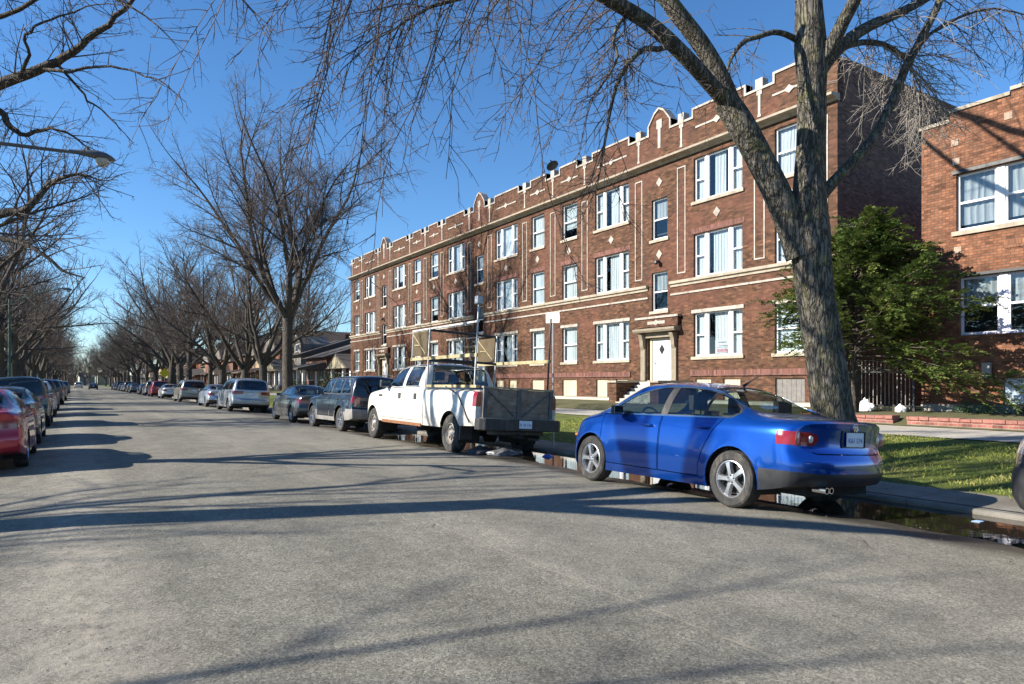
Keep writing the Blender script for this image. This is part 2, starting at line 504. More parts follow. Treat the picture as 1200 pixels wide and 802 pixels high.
# grass blades on the parkway lawn
def grass():
    rng = random.Random(5); V = []; F = []
    n = 62000
    for i in range(n):
        y = -4 + 22*rng.random()**1.15; x = 9.45 + 5.75*rng.random()
        q = mnoise.noise((x*.5, y*.5, 9.)) + .6*mnoise.noise((x*1.7, y*1.7, 2.))
        if q < -.12 and rng.random() < .8: continue
        if x > 15.0 and rng.random() < .5: continue
        z = lawn_z(x, y) - .004
        h = rng.uniform(.025, .065)*(1 + .5*q); a = rng.uniform(0, 2*PI); wd = rng.uniform(.003, .006)
        lx, ly = rng.gauss(0, .025), rng.gauss(0, .025)
        dx, dy = math.cos(a)*wd, math.sin(a)*wd
        k = len(V)
        V += [(x-dx, y-dy, z), (x+dx, y+dy, z), (x+lx*.4+dx*.7, y+ly*.4+dy*.7, z+h*.6), (x+lx, y+ly, z+h)]
        F += [(k, k+1, k+2), (k, k+2, k+3)]
    me = bpy.data.meshes.new('grass'); me.from_pydata(V, [], F)
    t = NT('grass_blade'); p = t.world()
    c = t.ramp(t.noise(p, 1.3, 4, .7), [(.3, (.11, .17, .025)), (.52, (.24, .265, .05)), (.7, (.36, .30, .12))])
    c = t.mix(.55, c, t.mix(1, c, t.ramp(t.noise(p, 60, 2), [(.3, .4), (.7, 1.6)]), 'MULTIPLY'))
    t.bsdf(c, .6, 0, spec=.3)
    o = add_obj('grass', me, t.m); tag(o, 'short patchy green grass on the parkway lawn beside the blue sedan', 'grass', kind='stuff')
grass()

# litter, grit and dead leaves
def litter():
    rng = random.Random(8); V = []; F = []; mi = []
    def chip(x, y, z, s, m):
        a = rng.uniform(0, 2*PI); k = len(V); n = rng.choice((4, 5))
        for i in range(n):
            b = a + 2*PI*i/n; rr = s*rng.uniform(.5, 1)
            V.append((x+rr*math.cos(b), y+rr*.75*math.sin(b), z+rng.uniform(.002, .35*s+.003)))
        F.append(tuple(range(k, k+n))); mi.append(m)
    for i in range(650):     # grit on the seam
        chip(rng.gauss(.05, .22), rng.uniform(1.6, 14), .003, rng.uniform(.004, .013), rng.choice((0, 0, 1)))
    for i in range(1500):    # grit near right gutter
        x = 6.6 + rng.gauss(0, .75); y = rng.uniform(-1, 18)
        if x > 8.4: continue
        chip(x, y, road_z(x) + .012, rng.uniform(.005, .016), rng.choice((0, 1, 2)))
    for i in range(1000):     # leaves on curb apron and lawn
        x = rng.uniform(8.6, 15); y = rng.uniform(-1, 24)
        chip(x, y, (.03 if x < 9.5 else lawn_z(x, y) + .035), rng.uniform(.015, .04), 2)
    for i in range(60):
        chip(rng.uniform(-2, 6), rng.uniform(1.5, 12), .004, rng.uniform(.008, .022), rng.choice((0, 2, 2)))
    me = bpy.data.meshes.new('leaf_litter'); me.from_pydata(V, [], F); me.polygons.foreach_set('material_index', mi)
    o = add_obj('leaf_litter', me, [plain('grit_dark', (.05, .045, .04)), plain('grit_pale', (.34, .31, .27)), plain('dead_leaf', (.15, .09, .045))])
    tag(o, 'loose grit and dead leaves scattered along the gutter and lawn', 'litter', kind='stuff')
litter()
# ------------------------------------------------------------------ building materials
M_BRICK = brick('brown_brick', (.116, .050, .025), (.070, .031, .017), (.085, .058, .038), alt=(.135, .055, .038), alt_amt=.45, soot=.6, dark=(.052, .03, .023))
M_BRICK_SIDE = brick('common_brick', (.18, .088, .06), (.125, .062, .043), (.17, .13, .10), soot=.45)
M_BRICK_R = brick('orange_brick', (.235, .098, .05), (.165, .07, .037), (.11, .075, .055), soot=.45, dark=(.055, .03, .022), bumps=1.3, bw=.21, bh=.078)
M_BRICK_RED = brick('red_brick', (.28, .10, .075), (.22, .075, .06), (.26, .2, .17), soot=.3)
M_ROSE = brick('rose_brick', (.18, .075, .06), (.145, .058, .046), (.15, .10, .08), soot=.35, bw=.07, bh=.22)
M_STONE = plain('limestone', (.35, .30, .235), .85, var=.18, scale=3, bump=.25, dirt=(.22, .18, .13))
M_TERRA = plain('white_terracotta', (.35, .315, .27), .6, var=.25, scale=5, bump=.15, dirt=(.17, .13, .10))
M_WHITE = plain('white_window_paint', (.74, .74, .74), .45, var=.06, scale=2)
M_CREAM = plain('cream_board', (.46, .41, .29), .7, var=.1, scale=2.5, dirt=(.35, .3, .2))
M_ROOF = plain('tar_roof', (.06, .055, .05), .9)
M_DARK = plain('dark_interior', (.012, .012, .013), .9)
M_DOOR = plain('pale_grey_door', (.56, .58, .61), .4, var=.05, scale=1.5)
M_IRON = plain('black_iron', (.02, .02, .022), .5, var=.2, bump=.1)
M_GLASS = glass('window_glass', (.75, .82, .85), .85)
def mat_curtain(name, a, b, freq):
    t = NT(name); v = t.coord(); x, y, z = t.sep(v)
    wv = t.math('SINE', t.math('ADD', t.math('MULTIPLY', y, freq), t.math('MULTIPLY', t.noise(t.scaled(v, (1, 1, .2)), 2.5, 3), 9)))
    c = t.ramp(t.math('ADD', t.math('MULTIPLY', wv, .5), .5), [(0, a), (1, b)])
    t.bsdf(c, .9, 0, t.bump(wv, .6, .03), spec=.2)
    return t.m
M_CURT = [mat_curtain('white_curtain', (.70, .70, .70), (.85, .85, .84), 42), mat_curtain('pale_blue_blind', (.60, .64, .66), (.74, .77, .78), 8), mat_curtain('grey_curtain', (.35, .36, .36), (.52, .53, .53), 30)]

M_BOARDG = plain('grey_board', (.16, .15, .14), .8, var=.2)
XF = 22.5     # plane of the long facade
GZ = .58      # ground at the facade
ENT = [22.65, 39.15, 55.65]
OFF_S, OFF_L, OFF_T = 6.75, 5.42, 3.32
Y_NEAR, Y_FAR = 14.0, 64.15
W_S, W_T, W_ST = 1.3, 2.55, 1.0

def wall_grid(mb, X, y0, y1, z0, z1, ops, depth):
    """wall facing -X with real openings; reveals run back by depth"""
    ys = sorted(set([y0, y1] + [v for o in ops for v in (o[0], o[1])]))
    zs = sorted(set([z0, z1] + [v for o in ops for v in (o[2], o[3])]))
    for a, b in zip(ys, ys[1:]):
        za = None
        for c, d in zip(zs, zs[1:]):
            ym, zm = (a+b)/2, (c+d)/2
            if any(o[0] < ym < o[1] and o[2] < zm < o[3] for o in ops): continue
            mb.quad((X, b, c), (X, a, c), (X, a, d), (X, b, d))
    for a, b, c, d in ops:
        mb.quad((X, a, c), (X, a, d), (X+depth, a, d), (X+depth, a, c))
        mb.quad((X, b, c), (X+depth, b, c), (X+depth, b, d), (X, b, d))
        mb.quad((X, a, d), (X, b, d), (X+depth, b, d), (X+depth, a, d))
        mb.quad((X, a, c), (X+depth, a, c), (X+depth, b, c), (X, b, c))

rngw = random.Random(21)
def make_window(parent, X, y, w, z0, z1, kind, sill=True, lintel=False, wallthing=None, frame_mat=None, curt=None, blind_drop=None, dark=False, name='window'):
    """white frame with its panes, blind and sill; frame face sits back in the reveal"""
    fm = frame_mat or M_WHITE
    xa = X + .10; f = MB(); g = MB(); cb = MB()
    a, b = y - w/2, y + w/2
    def sash(c, d, double=True, o=.06):
        f.box(xa, xa+.07, c, c+o, z0, z1); f.box(xa, xa+.07, d-o, d, z0, z1)
        f.box(xa+.002, xa+.068, c+o, d-o, z0, z0+.085); f.box(xa+.002, xa+.068, c+o, d-o, z1-o, z1)
        if double:
            zm = (z0+z1)/2
            f.box(xa+.015, xa+.085, c+o, d-o, zm-.03, zm+.03)
            g.quad((xa+.055, d-o, z0+.085), (xa+.055, c+o, z0+.085), (xa+.055, c+o, zm-.03), (xa+.055, d-o, zm-.03))
            g.quad((xa+.03, d-o, zm+.03), (xa+.03, c+o, zm+.03), (xa+.03, c+o, z1-o), (xa+.03, d-o, z1-o))
        else:
            g.quad((xa+.035, d-o, z0+.085), (xa+.035, c+o, z0+.085), (xa+.035, c+o, z1-o), (xa+.035, d-o, z1-o))
    if kind == 'triple':
        m = .11; s1 = (w - 2*m)*.255
        sash(a, a+s1); f.box(xa-.03, xa+.09, a+s1, a+s1+m, z0, z1)
        sash(a+s1+m, b-s1-m, False); f.box(xa-.03, xa+.09, b-s1-m, b-s1, z0, z1)
        sash(b-s1, b)
    elif kind == 'pair':
        m = .2; s1 = (w - m)/2
        sash(a, a+s1); f.box(xa-.03, xa+.09, a+s1, a+s1+m, z0, z1); sash(a+s1+m, b)
    else:
        sash(a, b)
    fo = f.build(name, fm, parent)
    g.build('pane', M_GLASS, fo, fix=False)
    if not dark:
        cm = curt or rngw.choice(M_CURT[:2] + [M_CURT[0]])
        drop = blind_drop if blind_drop is not None else rngw.choice((0, 0, 0, 0, 0, 0, .3))
        zl = z0 + drop*(z1 - z0)
        segs = [(a+.03, b-.03)]
        if kind == 'triple' and rngw.random() < .8:
            segs = [(a+s1+m+.16, b-.03)] if rngw.random() < .5 else [(a+.03, b-s1-m-.16*rngw.random()), ]
            segs.append((a+.03, a+s1-.08))
            segs = [(a+.03, a+s1*.98), (a+s1+m+.02+.3*rngw.random(), b-s1-m-.02-.3*rngw.random()), (b-s1+.05, b-.03)]
        for c, d in segs:
            n = max(2, int((d-c)/.05)); 
            for i in range(n):
                p = c + (d-c)*i/n; q = c + (d-c)*(i+1)/n
                o1 = .012*math.sin(i*1.9); o2 = .012*math.sin((i+1)*1.9)
                cb.quad((xa+.16+o2, q, zl), (xa+.16+o1, p, zl), (xa+.16+o1, p, z1-.02), (xa+.16+o2, q, z1-.02))
        cb.build('curtain', cm, fo, fix=False)
    if sill:
        sb = MB(); sb.box(X-.07, X+.11, a-.10, b+.10, z0-.13, z0-.002); sb.build('sill', M_STONE, fo)
    if lintel:
        lb = MB(); lb.box(X-.045, X+.09, a-.10, b+.10, z1+.003, z1+.15); lb.build('lintel', M_TERRA, fo)
    return fo

# ------------------------------------------------------------------ long three storey apartment building
apt = thing('apartment_building', 'long three storey brown brick apartment building with white stone trim and stepped parapet', 'building', (XF, 39, GZ))
apt.location = (0, 0, 0)
Z1, Z2, Z3 = (2.55, 4.42), (5.96, 7.82), (9.22, 11.1)
ops = []; wins = []
for e in ENT:
    for sgn in (-1, 1):
        for zi, (za, zb) in enumerate((Z1, Z2, Z3)):
            ops.append((e+sgn*OFF_S-W_S/2, e+sgn*OFF_S+W_S/2, za, zb)); wins.append((e+sgn*OFF_S, W_S, za, zb, 'single', zi))
            ops.append((e+sgn*OFF_T-W_T/2, e+sgn*OFF_T+W_T/2, za, zb)); wins.append((e+sgn*OFF_T, W_T, za, zb, 'triple', zi))
        # boarded basement windows
        for yo, bw_ in ((OFF_T-.75, .85), (OFF_T+.75, .85), (OFF_S, 1.25)):
            ops.append((e+sgn*yo-bw_/2, e+sgn*yo+bw_/2, .72, 1.6)); wins.append((e+sgn*yo, bw_, .72, 1.6, 'board', 0))
    ops.append((e-W_ST/2, e+W_ST/2, 4.72, 6.5)); wins.append((e, W_ST, 4.72, 6.5, 'stair', 1))
    ops.append((e-W_ST/2, e+W_ST/2, 8.0, 9.86)); wins.append((e, W_ST, 8.0, 9.86, 'stair', 2))
    ops.append((e-.78, e+.78, 1.5, 3.5))
Z_CORN = 11.35
mb = MB(); wall_grid(mb, XF, Y_NEAR, Y_FAR, GZ-.6, Z_CORN, ops, .24)
mb.build('wall', M_BRICK, apt, fix=False)
mb = MB()   # side, far and rear walls
mb.box(XF+.004, XF+18, Y_NEAR, Y_NEAR+.3, GZ-.6, Z_CORN-.025); mb.box(XF+.004, XF+18, Y_FAR-.3, Y_FAR, GZ-.6, Z_CORN-.025)
mb.box(XF+.345, XF+18, Y_NEAR, Y_NEAR+.3, Z_CORN-.025, 12.95); mb.box(XF+.345, XF+18, Y_FAR-.3, Y_FAR, Z_CORN-.025, 12.95)
mb.box(XF+17.7, XF+18, Y_NEAR+.31, Y_FAR-.31, GZ-.6, 12.7)
mb.build('side_wall', M_BRICK_SIDE, apt)
mb = MB(); mb.box(XF+.6, XF+17.6, Y_NEAR+.35, Y_FAR-.35, 12.2, 12.35); mb.build('roof', M_ROOF, apt)
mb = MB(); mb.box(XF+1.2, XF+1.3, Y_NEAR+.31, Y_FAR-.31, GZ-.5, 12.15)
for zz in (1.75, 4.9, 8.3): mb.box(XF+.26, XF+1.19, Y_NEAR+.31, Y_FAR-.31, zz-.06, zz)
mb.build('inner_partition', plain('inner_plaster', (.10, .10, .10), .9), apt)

# parapet: outline polyline with notches at every pilaster strip and a gable over every entrance
lines_y = []
for k, e in enumerate(ENT):
    lines_y += [e-OFF_L, e-1.35, e+1.35, e+OFF_L]
bound = [ENT[0]+8.25, ENT[1]+8.25]
lines_y += bound + [Y_NEAR+.55, Y_FAR-.5]
lines_y.sort()
PT, PN = 13.22, 12.86
prof = [(Y_NEAR, PT)]
for y in lines_y:
    if y - .62 > Y_NEAR+.05: prof += [(y-.62, PT), (y-.62, PN)]
    else: prof[0] = (Y_NEAR, PN)
    if y + .62 < Y_FAR-.05: prof += [(y+.62, PN), (y+.62, PT)]
    else: prof += [(Y_FAR, PN)]
if prof[-1][0] < Y_FAR: prof.append((Y_FAR, PT))
# gables over the entrances replace the flat stretch between the two inner notches
out = []
for (y, z) in prof:
    out.append((y, z))
    for e in ENT:
        if abs(y - (e-1.35+.62)) < 1e-6 and z == PT: out += [(e-.30, 13.78), (e, 13.96), (e+.30, 13.78)]
prof = out
mb = MB()
mb.prism([(Y_NEAR, Z_CORN+.003)] + prof + [(Y_FAR, Z_CORN+.003)], 'x', XF, XF+.34)
mb.build('parapet', M_BRICK, apt)
mb = MB()   # coping following the outline
for (ya, za), (yb, zb) in zip(prof, prof[1:]):
    if abs(ya-yb) < 1e-6:
        lo, hi = min(za, zb), max(za, zb)
        # which side is the notch? put the upright strip on the higher mass
        up = zb > za
        mb.box(XF-.05, XF+.39, ya-(.0 if up else .09), ya+(.09 if up else .0), lo-.02, hi+.068)
    elif abs(za-zb) < 1e-6:
        mb.box(XF-.053, XF+.393, ya, yb, za-.02, za+.07)
    else:
        mb.prism([(ya, za-.03), (yb, zb-.03), (yb, zb+.08), (ya, za+.08)], 'x', XF-.056, XF+.396)
mb.build('coping', M_TERRA, apt)
for y in lines_y:   # white strips with their merlon blocks
    mb = MB(); mb.box(XF-.05, XF+.3, y-.17, y+.17, PN+.072, PT+.07); mb.box(XF-.035, XF-.001, y-.12, y+.12, PN-.2, PN-.021)
    mb.box(XF-.03, XF-.001, y-.055, y+.055, 11.85, PN-.201)
    mb.box(XF-.032, XF-.001, y-.075, y+.075, 11.80, 11.9)
    mb.build('parapet_strip', M_TERRA, apt)
for e in ENT:
    mb = MB(); mb.box(XF-.03, XF-.001, e-.17, e+.17, 13.05, 13.45); mb.box(XF-.026, XF-.001, e-.085, e+.085, 12.15, 13.05)
    mb.build('gable_ornament', M_TERRA, apt)
orn_y = []
for e in ENT:
    for sgn in (-1, 1): orn_y += [(e+sgn*OFF_T, 1.15), (e+sgn*OFF_S, .75)]
for y, hw in orn_y:
    mb = MB(); zc = 12.42
    mb.box(XF-.03, XF-.001, y-hw, y+hw, zc-.038, zc+.038)
    mb.prism([(y-.26, zc), (y-.1, zc+.08), (y, zc+.16), (y+.1, zc+.08), (y+.26, zc), (y+.1, zc-.08), (y, zc-.16), (y-.1, zc-.08)], 'x', XF-.045, XF-.002)
    mb.build('parapet_ornament', M_TERRA, apt)
# cornice and belt courses
mb = MB(); mb.prism([(XF+.1, Z_CORN-.02), (XF-.06, Z_CORN-.02), (XF-.12, Z_CORN+.07), (XF-.40, Z_CORN+.11), (XF-.42, Z_CORN+.19), (XF+.1, Z_CORN+.24)], 'y', Y_NEAR-.03, Y_FAR+.03)
mb.build('cornice', M_STONE, apt)
belt = []; seg = Y_NEAR
for e in ENT: belt.append((seg, e-.72)); seg = e+.72
belt.append((seg, Y_FAR))
mb = MB()
for a, b in belt:
    mb.prism([(XF+.02, 5.70), (XF-.05, 5.70), (XF-.06, 5.78), (XF-.15, 5.83), (XF-.16, 5.945), (XF+.02, 5.95)], 'y', a, b)
mb.build('belt_course', M_STONE, apt)
mb = MB()
for a, b in belt: mb.box(XF-.05, XF+.01, a, b, 5.33, 5.41)
mb.build('string_course', M_TERRA, apt)
mb = MB()
for a, b in [(Y_NEAR, ENT[0]-1.9), (ENT[0]+1.9, ENT[1]-1.9), (ENT[1]+1.9, ENT[2]-1.9), (ENT[2]+1.9, Y_FAR)]:
    mb.box(XF-.06, XF+.01, a, b, 1.72, 1.96)
mb.build('water_table', M_ROSE, apt)
mb = MB()
for a, b in [(Y_NEAR, ENT[0]-2), (ENT[0]+2, ENT[1]-2), (ENT[1]+2, ENT[2]-2), (ENT[2]+2, Y_FAR)]:
    mb.prism([(XF, GZ-.2), (XF-.5, GZ-.2), (XF-.5, GZ+.02), (XF-.42, GZ+.1), (XF, GZ+.13)], 'y', a, b)
mb.build('foundation_ledge', M_WALK, apt)
# narrow recessed looking panels outlined in white
for y in [v for v in lines_y if abs(v-ENT[0]) > 0]:
    hw = .25; z0, z1 = 6.25, 10.95
    if y > Y_FAR-1 or y < Y_NEAR+1: hw = .2
    mb = MB(); t_ = .055
    mb.box(XF-.025, XF-.001, y-hw, y-hw+t_, z0, z1); mb.box(XF-.025, XF-.001, y+hw-t_, y+hw, z0, z1)
    mb.box(XF-.025, XF-.001, y-hw+t_, y+hw-t_, z0, z0+t_); mb.box(XF-.025, XF-.001, y-hw+t_, y+hw-t_, z1-t_, z1)
    mb.build('panel_border', M_TERRA, apt)
for e in ENT:
    for yo, zc in ((OFF_T, 8.55), (-OFF_T, 8.55), (OFF_S, 8.55), (-OFF_S, 8.55), (0, 10.6), (0, 7.3)):
        y = e+yo; r_ = .19
        mb = MB(); mb.prism([(y-r_, zc), (y, zc+r_*1.15), (y+r_, zc), (y, zc-r_*1.15)], 'x', XF-.03, XF-.001)
        mb.build('diamond_tile', M_TERRA, apt)
    # soldier course of rose brick above every second floor window
    for yo, ww in ((OFF_T, W_T), (-OFF_T, W_T), (OFF_S, W_S), (-OFF_S, W_S)):
        y = e+yo
        mb = MB(); mb.box(XF-.02, XF-.001, y-ww/2-.12, y+ww/2+.12, Z2[1]+.02, Z2[1]+.25); mb.build('soldier_course', M_ROSE, apt)
# windows
for y, wd, za, zb, kind, fl in wins:
    if kind == 'board':
        b = MB(); b.box(XF+.07, XF+.12, y-wd/2+.002, y+wd/2-.002, za+.002, zb-.002)
        for i in range(1, int(wd/.2)+1): b.box(XF+.06, XF+.071, y-wd/2+i*.2-.012, y-wd/2+i*.2+.004, za+.01, zb-.01)
        b.build('boarded_window', M_CREAM if rngw.random() < .8 else M_BOARDG, apt)
        continue
    if kind == 'stair':
        make_window(apt, XF, y, wd, za, zb, 'single', True, False, curt=M_CURT[2], blind_drop=.55)
    else:
        make_window(apt, XF, y, wd, za, zb, kind, fl != 1, fl == 0)
# entrances
M_OAK = plain('weathered_stone_trim', (.22, .185, .135), .85, var=.2, scale=4, bump=.2, dirt=(.2, .16, .11))
for e in ENT:
    d = MB(); d.box(XF+.16, XF+.21, e-.58, e+.60, 1.52, 3.4)
    do = d.build('door', M_DOOR, apt, bevel=.004)
    d = MB(); d.prism([(e, 2.72), (e+.17, 2.96), (e, 3.2), (e-.17, 2.96)], 'x', XF+.145, XF+.158); d.build('door_light', M_DARK, do)
    d = MB(); d.tube([(XF+.11, e+.47, 2.35), (XF+.11, e+.36, 2.35)], .018, 8); d.tube([(XF+.159, e+.46, 2.35), (XF+.11, e+.46, 2.35)], .022, 8)
    d.build('handle', M_IRON, do)
    d = MB(); d.box(XF+.12, XF+.2, e-.72, e-.585, 1.52, 3.48); d.box(XF+.12, XF+.2, e+.605, e+.72, 1.52, 3.48); d.box(XF+.122, XF+.2, e-.58, e+.6, 3.405, 3.48)
    d.build('door_frame', M_CREAM, apt)
    d = MB()   # pilasters, brackets and hood
    for sgn in (-1, 1):
        d.box(XF-.12, XF+.02, e+sgn*.98-.14, e+sgn*.98+.14, 1.5, 3.0)
        d.prism([(XF+.02, 2.98), (XF-.14, 2.98), (XF-.2, 3.12), (XF-.22, 3.4), (XF-.32, 3.66), (XF+.02, 3.7)], 'y', e+sgn*.98-.11, e+sgn*.98+.11)
    d.box(XF-.10, XF+.02, e-.84, e+.84, 3.5, 3.72)
    d.prism([(XF+.02, 3.74), (XF-.4, 3.74), (XF-.46, 3.82), (XF-.46, 3.9), (XF+.02, 3.98)], 'y', e-1.32, e+1.32)
    d.build('door_hood', M_OAK, apt)
    d = MB(); d.box(XF-.2, XF-.002, e-1.3, e+1.3, 3.985, 4.36); d.build('hood_brickwork', M_BRICK, apt)
    d = MB(); d.box(XF-.26, XF+.01, e-1.36, e+1.36, 4.365, 4.46); d.build('hood_coping', M_TERRA, apt)
    d = MB(); d.box(XF-.225, XF-.2005, e-.55, e+.55, 4.1, 4.24); d.prism([(e-.22, 4.17), (e, 4.3), (e+.22, 4.17), (e, 4.04)], 'x', XF-.235, XF-.2005)
    d.build('hood_ornament', M_TERRA, apt)
    d = MB()   # wall lamp below the stair diamond
    d.tube([(XF-.01, e, 6.98), (XF-.14, e, 6.98)], .05, 8); d.lathe([(.05, 0), (.12, .05), (.11, .16), (.03, .2)], 10, Matrix.Translation((XF-.2, e, 6.82)))
    d.build('wall_lamp', M_IRON, apt)
    # stoop
    d = MB(); d.box(21.8, 22.45, e-1.4, e+.66, GZ-.3, 1.48)
    st = d.build('stoop', M_WALK, apt)
    d = MB()
    for i in range(6): d.box(21.8-.23*(i+1), 21.8-.23*i-.001, e-1.4, e+.66, GZ-.3, 1.48-.15*(i+1))
    d.build('step', M_WALK, st)
    for yy_ in (e-1.95, e+.68):
        d = MB(); d.box(20.5, 22.44, yy_, yy_+.5, GZ-.3, 1.44); ch = d.build('cheek_wall', M_BRICK, st)
        d = MB(); d.box(20.42, 22.43, yy_-.06, yy_+.56, 1.442, 1.53); d.build('cheek_coping', M_STONE, ch)
# small lease sign inside the ground floor window nearest the big tree
t_ = MB(); y_ = ENT[0]-OFF_T
t_.box(XF+.2, XF+.21, y_-.12-.38, y_-.12+.38, 2.68, 3.22)
sg = t_.build('lease_sign', plain('sign_white', (.78, .76, .76), .5), apt)
t_ = MB()
for za, zb, a, b in ((3.1, 3.14, -.2, .22), (2.96, 2.99, -.3, .2), (2.9, 2.92, -.3, .3)): t_.box(XF+.194, XF+.199, y_-.12+a, y_-.12+b, za, zb)
t_.build('sign_lines', plain('sign_grey', (.25, .22, .3), .5), sg)
t_ = MB()
for i in range(9): t_.box(XF+.194, XF+.199, y_-.12-.3+i*.066, y_-.12-.3+i*.066+.045, 2.71, 2.83+.015*(i % 3))
t_.build('sign_band', plain('sign_red', (.6, .12, .16), .5), sg)

# satellite dish on the roof
d_ = thing('satellite_dish', 'dark round satellite dish standing on the long brick roof edge', 'dish', (23.3, 31.9, 12.35))
m_ = MB(); m_.tube([(0, 0, 0), (0, 0, 1.2), (-.1, -.05, 1.45)], .03, 8); m_.box(-.2, .2, -.2, .2, 0, .03); m_.build('mast', M_IRON, d_)
Mx = Matrix.Translation((-.12, -.08, 1.5)) @ Matrix.Rotation(R(-62), 4, 'Y') @ Matrix.Rotation(R(25), 4, 'X')
m_ = MB(); m_.lathe([(0.001, 0), (.14, .015), (.26, .055), (.36, .11), (.365, .125), (.26, .075), (.14, .035), (0.001, .02)], 24, Mx); m_.build('reflector', plain('dish_grey', (.008, .008, .009), .95, spec=.05), d_, smooth=True)
m_ = MB(); m_.tube([Mx @ Vector((.3, 0, .05)), Mx @ Vector((.1, 0, .42))], .012, 6); m_.lathe([(.03, 0), (.035, .1)], 8, Mx @ Matrix.Translation((.08, 0, .4))); m_.build('receiver_arm', M_IRON, d_)

# ------------------------------------------------------------------ two storey brick building at the right
XR = 22.0; RY = 10.93
flat = thing('brick_flat', 'two storey orange brick flat with paired white windows and stepped stone coping', 'building')
ops = [(7.68, 9.95, 5.9, 7.58), (7.64, 9.86, 2.82, 4.52), (3.2, 5.5, 5.9, 7.58), (3.2, 5.5, 2.82, 4.52), (7.7, 8.72, .82, 1.56), (3.4, 5.2, .82, 1.56)]
mb = MB(); wall_grid(mb, XR, 0.5, RY, .1, 8.98, ops, .2); mb.build('wall', M_BRICK_R, flat, fix=False)
mb = MB(); mb.prism([(.5, 8.983), (RY, 8.983), (RY, 9.18), (10.12, 9.18), (10.12, 9.46), (8.55, 9.46), (8.55, 9.58), (.5, 9.58)], 'x', XR, XR+.3); mb.build('parapet', M_BRICK_R, flat)
mb = MB()
for a, b, z in ((10.12+.002, RY+.05, 9.183), (8.55+.002, 10.12, 9.463), (.5, 8.55, 9.583)): mb.box(XR-.05, XR+.36, a, b, z, z+.1)
mb.build('coping', M_STONE, flat)
mb = MB(); mb.box(XR+.004, XR+16, RY-.3, RY-.002, .1, 9.15); mb.box(XR+.004, XR+16, .5, .8, .1, 9.15); mb.box(XR+15.7, XR+16, .81, RY-.31, .1, 9.1); mb.build('side_wall', M_BRICK_SIDE, flat)
mb = MB(); mb.box(XR+.31, XR+15.6, .82, RY-.32, 8.6, 8.75); mb.build('roof', M_ROOF, flat)
mb = MB(); mb.box(XR+1.3, XR+1.36, .82, RY-.32, .2, 8.5); mb.box(XR+.22, XR+1.29, .82, RY-.32, 4.9, 4.96); mb.build('inner_partition', MATS['inner_plaster'], flat)
M_LAV = plain('lavender_frame', (.62, .62, .72), .5, var=.08, scale=2)  # white frame paint with the lavender tint of shade put into the colour
make_window(flat, XR, 8.815, 2.27, 5.9, 7.58, 'pair', True, False, curt=M_CURT[2], blind_drop=.12)
make_window(flat, XR, 8.75, 2.22, 2.82, 4.52, 'pair', False, False, frame_mat=M_LAV, curt=M_CURT[2], blind_drop=.5)
make_window(flat, XR, 4.35, 2.3, 5.9, 7.58, 'pair'); make_window(flat, XR, 4.35, 2.3, 2.82, 4.52, 'pair', False, frame_mat=M_LAV)
for a, b in ((7.58, 10.05), (3.1, 5.6)):
    for c, d in ((7.6, 7.7), (4.54, 4.62)):
        mb = MB(); mb.box(XR-.05, XR+.02, a, b, c, d); mb.build('lintel', M_IRON, flat)
def mat_gblock():
    t = NT('glass_block'); v = t.coord(); x, y, z = t.sep(v)
    b = t.n('ShaderNodeTexBrick'); b.inputs['Scale'].default_value = 1; b.inputs['Brick Width'].default_value = .19; b.inputs['Row Height'].default_value = .19
    b.offset = 0; b.inputs['Mortar Size'].default_value = .008
    b.inputs['Color1'].default_value = (.30, .38, .45, 1); b.inputs['Color2'].default_value = (.38, .46, .52, 1); b.inputs['Mortar'].default_value = (.2, .2, .2, 1)
    t.l(t.comb(y, z, 0), b.inputs['Vector'])
    t.bsdf(b.outputs['Color'], .15, 0, t.bump(t.noise(v, 14, 3), .4, .02), spec=.8); return t.m
M_GB = mat_gblock()
for a, b in ((7.7, 8.72), (3.4, 5.2)):
    mb = MB(); mb.box(XR+.06, XR+.14, a+.002, b-.002, .822, 1.558); mb.build('glass_block_window', M_GB, flat)
mb = MB(); mb.box(XR-.04, XR-.001, .5, RY, .2, .78); mb.build('plinth', plain('grey_plaster', (.30, .28, .25), .9, bump=.3), flat)
for y_, z_ in ((9.98, 8.55), (9.95, 7.98), (9.9, 5.35), (8.6, 8.9)):
    mb = MB(); mb.box(XR-.02, XR-.001, y_-.10, y_+.10, z_-.10, z_+.10); mb.build('stone_block', plain('stained_stone', (.33, .24, .18), .9, var=.3, scale=6), flat)
mb = MB(); mb.box(XR-.02, XR-.001, .6, 8.7, 5.2, 5.42); mb.build('soldier_course', brick('soldier_orange', (.25, .11, .056), (.185, .08, .042), (.12, .08, .06), bw=.075, bh=.22), flat)
# electric meter on the wall
mb = MB(); mb.box(XR-.14, XR-.042, 9.0, 9.22, 1.55, 2.0); mb.build('meter_box', plain('meter_grey', (.28, .28, .27), .5), flat)

